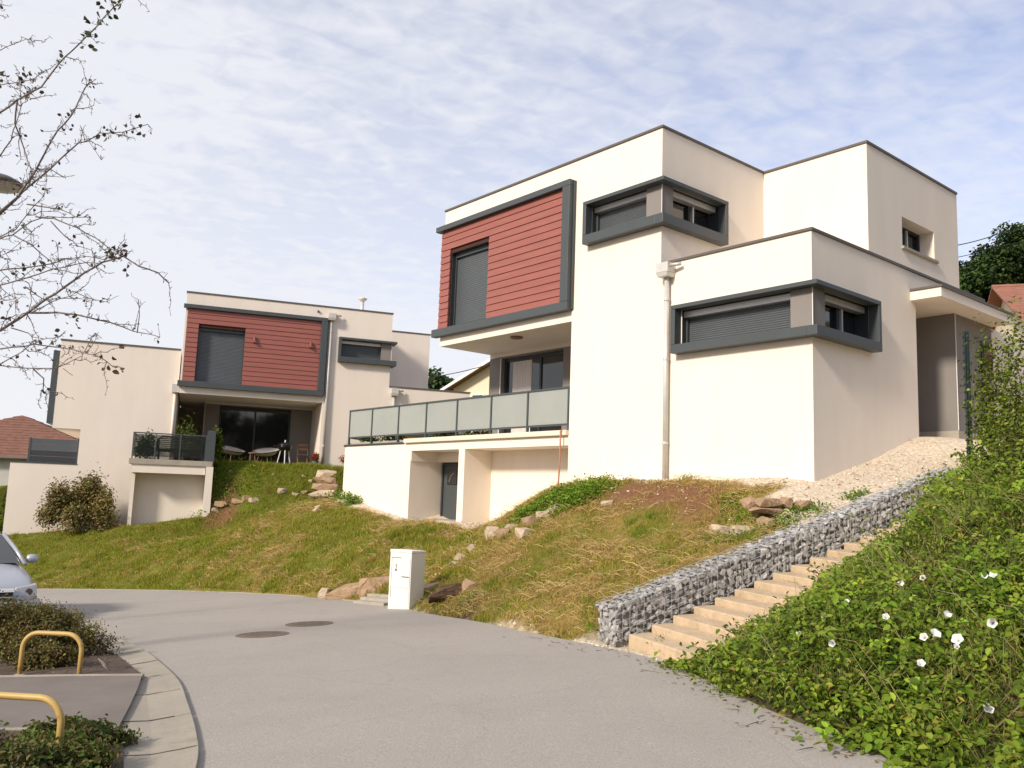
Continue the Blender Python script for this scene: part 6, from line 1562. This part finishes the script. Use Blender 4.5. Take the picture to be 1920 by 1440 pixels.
# ------------------------------------------------------------------ bare tree at the left with its last leaves
def bare_tree():
    bx, by = -6.9, 9.3; z0 = float(zroad(bx, by)) - .05
    t_ = thing('bare_tree', (bx, by, z0), 'nearly bare tree reaching in from the left with a few withered leaves', 'tree')
    org = Vector((bx, by, z0)); br = MB(); tw = MB(); LP, LS, LC = [], [], []
    r_ = random.Random(17)
    tr = [(0, 0, 0), (.03, .02, 1.2), (-.02, .03, 2.2), (.02, 0, 3.4), (.0, .05, 4.8), (.05, 0, 6.2), (.1, 0, 7.6)]
    MB().tube(tr, [.12, .10, .09, .075, .055, .035, .015], 10).build('trunk', M['bark'], t_, smooth=True)
    def trunk_at(z): z = min(max(z, .3), 7.2); return Vector((.02, .02, z))
    B = [([(0, 620), (50, 587), (117, 541), (160, 512), (192, 492), (232, 480), (260, 500), (297, 512), (316, 530)], 4.6, 0.1),
         ([(0, 536), (45, 522), (100, 505), (162, 492), (190, 495)], 3, -.35), ([(0, 507), (57, 501), (100, 495), (120, 485), (162, 481), (190, 486)], 2.6, .3),
         ([(50, 587), (107, 585), (162, 594), (207, 605), (250, 621), (300, 632)], 2.8, .15), ([(258, 624), (261, 590), (260, 562)], 1.3, .2),
         ([(0, 655), (65, 646), (117, 652), (160, 662), (190, 670), (212, 688)], 2.8, -.2), ([(0, 685), (62, 691), (105, 690), (155, 667)], 2.6, .4), ([(62, 691), (82, 710), (80, 730), (88, 740)], 1.8, .4),
         ([(0, 683), (40, 660), (62, 640)], 2.8, .0), ([(117, 691), (136, 704)], 1, .4),
         ([(0, 447), (25, 440), (60, 415), (90, 405), (117, 408)], 3.0, .25), ([(0, 397), (33, 370), (67, 320), (97, 260), (133, 217), (163, 160), (173, 153)], 4.2, -.1),
         ([(0, 402), (43, 360), (93, 317), (147, 267), (167, 263), (187, 250), (230, 248), (277, 233)], 3.2, .1),
         ([(0, 212), (33, 187), (77, 163), (110, 120), (150, 80), (183, 47), (200, 27), (230, 0), (262, -50)], 3.4, -.3),
         ([(0, 93), (23, 83), (50, 72), (60, 78)], 1.8, .2), ([(0, 292), (20, 263), (40, 200), (36, 150)], 2.6, .35), ([(0, 443), (30, 430), (60, 390), (83, 367), (87, 340)], 2.2, .0),
         ([(67, 407), (100, 410), (143, 427), (180, 447), (207, 467), (213, 483), (225, 470)], 2.0, .1), ([(50, 383), (117, 393), (143, 407), (170, 407)], 2.0, .2), ([(33, 187), (27, 233), (45, 280), (60, 325)], 2.2, -.2),
         ([(25, 440), (62, 462), (95, 490), (117, 515)], 1.9, .25), ([(95, 415), (125, 445), (145, 460), (172, 469)], 1.6, .1), ([(0, 340), (40, 345), (75, 330), (120, 332)], 1.6, .3), ([(0, 160), (30, 155), (60, 150), (80, 135), (75, 140)], 2.0, .1),
         ([(45, 537), (70, 555), (92, 565)], 1.5, -.2), ([(135, 545), (150, 551), (175, 562), (200, 566)], 1.5, .1), ([(60, 585), (100, 565), (130, 555), (150, 546)], 1.3, .1), ([(20, 615), (55, 625), (62, 640)], 1.5, -.1), ([(0, 560), (28, 550), (30, 590)], 1.5, .1), ([(0, 480), (20, 470), (55, 440), (62, 462)], 1.4, .2),
         ([(0, 15), (4, 2)], 1.2, 0), ([(110, 490), (107, 455), (109, 470)], .7, .2), ([(155, 665), (165, 645), (180, 625)], 1.1, .1), ([(50, 600), (58, 565), (57, 540)], 1.1, .1), ([(160, 262), (150, 235), (165, 262), (190, 300)], .8, .1), ([(120, 332), (95, 317), (60, 322)], 1.2, .2)]
    def P3(px, py, off): return at_y(px, py, 9.0 + off) - org
    for pts, w, off in B:
        P = [P3(px, py, off + .10 * math.sin(i * 1.7 + off * 9)) for i, (px, py) in enumerate(pts)]
        if pts[0][0] == 0: P = [trunk_at(P[0].z - .35 - .25 * r_.random())] + P
        # densify with small wobble
        Q = []
        for a, b in zip(P[:-1], P[1:]):
            m = max(2, int((b - a).length / .10))
            for i in range(m): Q.append(a.lerp(b, i / m) + Vector((r_.uniform(-1, 1), r_.uniform(-1, 1), r_.uniform(-1, 1))) * .006)
        Q.append(P[-1]); n = len(Q)
        rad = [max(.0028, w * .0046 * (1 - .72 * i / n)) for i in range(n)]
        br.tube(Q, rad, 6)
        # short knobbly spurs
        for i in range(3, n):
            for _ in range(3):
                if r_.random() < .78:
                    d = Vector((r_.gauss(0, 1), r_.gauss(0, .8), r_.gauss(.25, 1))).normalized(); L_ = r_.uniform(.02, .085) * (1.5 if r_.random() < .2 else 1)
                    e = Q[i] + d * L_; e2 = e + Vector((r_.gauss(0, 1), r_.gauss(0, 1), r_.gauss(0, 1))).normalized() * L_ * .5
                    tw.tube([Q[i], e, e2], [.0034, .0028, .0022], 4, cap=False)
                    if r_.random() < .34:
                        LP.append(list(e2)); LS.append(r_.uniform(.026, .05)); LC.append(r_.choice([(.10, .075, .03), (.085, .085, .03), (.13, .08, .04), (.055, .07, .025)]))
            if r_.random() < .46 and w > 1.0:
                d = (Q[i] - Q[i - 1]).normalized() + Vector((r_.gauss(0, .8), r_.gauss(0, .6), r_.gauss(0, .8))); d.normalize(); L_ = r_.uniform(.12, .40)
                S_ = [Q[i]]
                for k in range(5): S_.append(S_[-1] + (d + Vector((r_.gauss(0, .3), r_.gauss(0, .3), r_.gauss(0, .3)))).normalized() * L_ / 5)
                tw.tube(S_, [.005, .0044, .0038, .0034, .003, .002], 4, cap=False)
                for q_ in S_[1:]:
                    for _ in range(2):
                        dd = Vector((r_.gauss(0, 1), r_.gauss(0, 1), r_.gauss(0, 1))).normalized() * r_.uniform(.015, .04); tw.tube([q_, q_ + dd], [.003, .002], 4, cap=False)
    # bigger leaves where the photograph keeps them
    for (px, py, m, s_, off, c) in [(195, 15, 9, .055, -.3, (.05, .075, .02)), (175, 45, 7, .055, -.3, (.05, .075, .02)), (158, 75, 6, .05, -.3, (.06, .075, .02)), (120, 112, 5, .045, -.3, (.07, .08, .03)), (215, 3, 6, .05, -.3, (.05, .075, .02)), (45, 145, 12, .045, .1, (.07, .075, .03)), (60, 165, 10, .045, .0, (.09, .075, .03)), (10, 140, 8, .045, .3, (.08, .07, .03)), (190, 252, 3, .05, .1, (.06, .06, .025)), (222, 245, 4, .05, .1, (.07, .06, .025)), (268, 233, 5, .055, .1, (.075, .065, .03)), (240, 240, 3, .04, .1, (.06, .06, .03)), (140, 228, 4, .04, -.1, (.06, .05, .03)), (165, 158, 4, .04, -.1, (.08, .06, .04)), (225, 465, 9, .04, .1, (.10, .05, .04)), (235, 470, 6, .045, .1, (.06, .04, .03)), (40, 510, 6, .045, -.2, (.07, .07, .025)), (78, 500, 10, .04, .2, (.12, .10, .05)), (208, 480, 12, .04, .0, (.11, .10, .04)), (240, 502, 5, .045, .1, (.06, .05, .03)), (8, 580, 8, .045, .1, (.12, .07, .05)), (212, 685, 6, .045, -.2, (.12, .075, .04)), (232, 660, 1, .06, -.2, (.15, .09, .06)), (225, 685, 1, .05, -.2, (.12, .08, .04)), (88, 740, 2, .05, .4, (.05, .06, .03)), (203, 566, 1, .05, .1, (.05, .05, .03)), (95, 640, 6, .04, 0, (.09, .08, .03)), (60, 650, 6, .04, -.1, (.09, .06, .03)), (140, 605, 7, .035, .1, (.12, .13, .05))]:
        p = P3(px, py, off)
        for _ in range(int(m * 1.1)): LP.append([p.x + r_.gauss(0, .05), p.y + r_.gauss(0, .05), p.z + r_.gauss(0, .05)]); LS.append(s_ * r_.uniform(1.0, 1.55)); LC.append(c)
    br.build('branches', M['bark'], t_, smooth=True); tag(tw.build('twigs', M['bark'], t_), kind='stuff')
    V, F, C_ = leaf_arrays(np.array(LP), np.array(LS), np.array(LC) * rng.uniform(.7, 1.3, (len(LC), 1)), up=.0, ratio=.75)
    tag(mesh_np('leaves', V, F, M['leaf_dead'], C_, t_), kind='stuff')
bare_tree()

# ------------------------------------------------------------------ street lamp with a flat round head
lp = at_y(-6, 347, 13.0); lz = float(zroad(lp.x, 15.0)) - .1
t_ = thing('street_lamp', (lp.x, lp.y, lz), 'street lamp with a flat round head among the bare branches', 'street lamp')
zh = lp.z - lz
MB().tube([(-.62, 0, 0), (-.62, 0, zh + .1)], [.06, .045], 12).tube([(-.62, 0, zh + .02), (-.3, 0, zh + .16), (-.05, 0, zh + .12)], .025, 8).build('pole', M['anthracite'], t_, smooth=True)
MB().lathe((0, 0, zh), [(.37, 0), (.375, .025), (.36, .06), (.23, .13), (.08, .16), (.001, .165)], 28).build('lamp_head', M['iron'] if False else M['coping'], t_, smooth=True)
MB().lathe((0, 0, zh - .055), [(.10, .0), (.30, .02), (.345, .054)], 28).build('diffuser', M['lamp_diffuser'], t_, smooth=True)

# ------------------------------------------------------------------ houses beyond
def gable_house(c, yaw, w, d, he, hr, wall, tile, label, hip=0.0, over=.5, group='older houses beyond the white ones', nw=3, chimney=False):
    t_ = thing('tiled_house', c, label, 'house', group, rz=-yaw)
    m_ = MB().box(-w / 2, w / 2, 0, d, -4, he)
    if not hip:
        m_.add([(-w / 2, 0, he), (w / 2, 0, he), (0, 0, hr)], [(0, 1, 2)]); m_.add([(-w / 2, d, he), (w / 2, d, he), (0, d, hr)], [(0, 1, 2)])
    m_.build('wall', M[wall], t_)
    s = (hr - he) / (w / 2); zo = he - over * s; xe = w / 2 + over
    ya, yb = -over + hip, d + over - hip
    rf = MB()
    def plane(sg):
        # tile courses as stepped strips
        nC = 16
        for i in range(nC):
            t0, t1 = i / nC, (i + 1) / nC
            x0, x1 = sg * xe * (1 - t0), sg * xe * (1 - t1); z0_, z1_ = zo + (hr - zo) * t0, zo + (hr - zo) * t1
            e0, e1 = hip * t0, hip * t1
            rf.hexa([(x0, -over + e0, z0_ + .02), (x0, d + over - e0, z0_ + .02), (x1, d + over - e1, z1_ + .02), (x1, -over + e1, z1_ + .02), (x0, -over + e0, z0_ + .10), (x0, d + over - e0, z0_ + .10), (x1, d + over - e1, z1_ + .06), (x1, -over + e1, z1_ + .06)])
    plane(-1); plane(1)
    if hip:
        nC = 16
        for i in range(nC):
            t0, t1 = i / nC, (i + 1) / nC; z0_, z1_ = zo + (hr - zo) * t0, zo + (hr - zo) * t1
            y0, y1 = -over + hip * t0, -over + hip * t1
            rf.hexa([(-xe * (1 - t0), y0, z0_ + .02), (xe * (1 - t0), y0, z0_ + .02), (xe * (1 - t1), y1, z1_ + .02), (-xe * (1 - t1), y1, z1_ + .02), (-xe * (1 - t0), y0, z0_ + .10), (xe * (1 - t0), y0, z0_ + .10), (xe * (1 - t1), y1, z1_ + .06), (-xe * (1 - t1), y1, z1_ + .06)])
    r_ = tag(rf.build('roof', M[tile], t_), None)
    if not hip:
        for sg in (-1, 1): MB().hexa([(sg * xe, -over - .03, zo - .1), (0, -over - .03, hr - .1), (0, -over + .05, hr - .1), (sg * xe, -over + .05, zo - .1), (sg * xe, -over - .03, zo + .12), (0, -over - .03, hr + .12), (0, -over + .05, hr + .12), (sg * xe, -over + .05, zo + .12)]).build('verge', M['white_paint'], r_)
    MB().tube([(-xe, -over, zo + .02), (xe, -over, zo + .02)] if hip else [(0, -over + hip, hr + .06), (0, d + over - hip, hr + .06)], .09, 8).build('gutter' if hip else 'ridge', M['coping'] if hip else M[tile], r_)
    for i in range(nw):
        x = -w / 2 + (i + .5) * w / nw
        fr_ = MB().box(x - .55, x + .55, -.06, -.002, he - 1.9, he - .5).build('window', M['white_paint'], t_); MB().box(x - .46, x + .46, -.075, -.061, he - 1.81, he - .59).build('pane', M['glass'], fr_)
    return t_
# left: brown hipped roof, its eaves a little below the dark screen
p = at_y(60, 848, 50); gable_house(Vector((p.x - 2, 50, p.z - 4.5)), -.25, 13, 9, 4.3, 6.85, 'house_grey', 'tile_brown', 'old grey house with brown hipped tile roof at the far left', hip=4.5, nw=4)
# middle: cream gable with brown roof seen between the two cubic houses
p = at_y(880, 745, 62); gable_house(Vector((p.x + 2.5, 62, p.z - 3.0)), .55, 9, 10, 3.9, 6.1, 'house_cream', 'tile_brown', 'cream gabled house with brown roof seen between the two cubic houses', nw=2, over=.9)
# right: red roof behind the canopy
p = at_y(1900, 598, 33); gable_house(Vector((p.x + 11.2, 29.3, p.z - 4.25)), -1.25, 9, 12, 3.2, 5.5, 'house_cream', 'tile_red', 'cream house with red tile roof behind the canopy at the right', nw=2)

# ------------------------------------------------------------------ trees beyond
DK = [(.030, .058, .012), (.045, .080, .016), (.065, .105, .022), (.020, .040, .010)]
def tree(c, h, r_, n, leaf, label, cols=DK, w=(4, 4, 2, 3), seed=0, group='trees on the wooded slope', lobes=26):
    g = np.random.default_rng(seed); t_ = thing('broadleaf_tree', c, label, 'tree', group)
    tk = MB().tube([(0, 0, -1), (.1, 0, h * .35), (0, .1, h * .8)], [h * .028, h * .02, h * .005], 8)
    C0 = []
    for k in range(lobes):
        a = g.uniform(0, 6.28); zz_ = g.uniform(.22, .97); rr = r_ * math.sqrt(g.random()) * math.sin(math.pi * min(.97, zz_ * .82 + .13)) ** .7
        q = (math.cos(a) * rr, math.sin(a) * rr, h * zz_); C0.append(q)
        if k % 3 == 0: tk.tube([(0, 0, h * zz_ * .6), (q[0] * .6, q[1] * .6, h * zz_ * .88), q], [h * .010, h * .006, h * .002], 5)
    tk.build('trunk', M['bark'], t_)
    C0 = np.array(C0); m = n // lobes
    P = np.repeat(C0, m, 0) + unit(m * lobes) * (g.random((m * lobes, 1)) ** .45) * np.array([r_ * .33, r_ * .33, h * .085])
    tone = np.repeat(g.uniform(.6, 1.35, lobes), m)
    out = (P - np.array([0, 0, h * .5])) / np.array([r_, r_, h * .5])
    V, F, C_ = leaf_arrays(P, g.uniform(.7, 1.3, len(P)) * leaf, palette(len(P), cols, w, .25) * tone[:, None], up=.5, out=out * .8, ratio=.75)
    mesh_np('crown', V, F, M['leaf_far'], C_, t_)
spots = [(1790, 528, 47, 2.4, .20, 'small dark tree directly right of the house edge on the wooded slope'), (1822, 500, 52, 2.6, .22, 'pointed tree second from the house on the wooded slope'), (1862, 462, 56, 3.0, .24, 'tall broad tree in the middle of the wooded slope'), (1912, 424, 58, 3.6, .24, 'tallest dark tree on the wooded slope, cut by the right picture edge'), (1845, 520, 44, 3.0, .2, 'low rounded tree right behind the red roof'), (1890, 480, 46, 3.2, .2, 'dense tree above the ridge of the red roof'), (1965, 430, 52, 4, .2, 'tree at the right picture edge behind the red roof'), (1800, 560, 60, 3, .2, 'hazy tree low behind the house edge')]
for k, (px, py, Y, _, lf, lab) in enumerate(spots):
    top = at_y(px, py, Y); zb_ = float(terrain(np.array([top.x]), np.array([top.y]))[0]); h = max(top.z - zb_, 5)
    tree((top.x, top.y, zb_), h, _, 16000, .21, lab, seed=200 + k)
top = at_y(815, 700, 85); zb_ = float(terrain(np.array([top.x]), np.array([top.y]))[0]); tree((top.x, top.y, zb_), top.z - zb_, 3.4, 4000, .42, 'round green tree seen between the two cubic houses', seed=230, cols=[(.05, .09, .03), (.07, .115, .04)], w=(1, 1), group=None)
top = at_y(838, 716, 92); zb_ = float(terrain(np.array([top.x]), np.array([top.y]))[0]); tree((top.x, top.y, zb_), top.z - zb_, 2.2, 1500, .42, 'small pale tree just left of the cream gable', seed=231, cols=[(.08, .11, .06), (.07, .10, .05)], w=(1, 1), group=None)
# trees and a house across the street, seen only as reflections in the glass doors
for k, (x, y, h) in enumerate([(6.5, -16, 11), (0.5, -20, 12), (13, -13, 10), (-6, -24, 11)]):
    tree((x, y, 0), h, 4.4, 3000, .45, ['tree across the street reflected in the left glass door', 'tallest tree across the street reflected in the glass doors', 'tree behind the bramble bank reflected in the glass', 'farthest tree across the street reflected in the glass'][k], seed=240 + k, group='trees across the street')
# bushes by the left wall foot
q = at_y(4, 935, 36); zb_ = float(terrain(np.array([q.x]), np.array([q.y]))[0]); shrub('garden_bush', 'dark garden bush beyond the lower left wall corner', (q.x, q.y, zb_), (1.2, 1, max(1.0, q.z - zb_)), 1500, .14, GRN, [4, 3, 1, 4], seed=90)

# ------------------------------------------------------------------ overhead cables
def cable(pts, label, r_=.018):
    P = [at_y(*p) for p in pts]; Q = []
    for a, b in zip(P[:-1], P[1:]):
        for i in range(10):
            t = i / 10; q = a.lerp(b, t); q.z -= .25 * 4 * t * (1 - t) * 0.3; Q.append(q)
    Q.append(P[-1]); tag(MB().tube(Q, r_, 6).build('cable', M['black_plastic']), label, 'cable', 'overhead cables')
cable([(1560, 505, 34), (1776, 463, 38), (1876, 437, 42), (1960, 416, 46)], 'upper overhead cable running to the wooded slope', .025)
cable([(1560, 530, 34), (1776, 485, 38), (1856, 465, 42), (1960, 440, 46)], 'lower overhead cable running to the wooded slope', .018)
cable([(740, 730, 60), (822, 705, 60), (920, 682, 58), (1000, 660, 56)], 'overhead cable passing behind the gap between the cubic houses', .03)
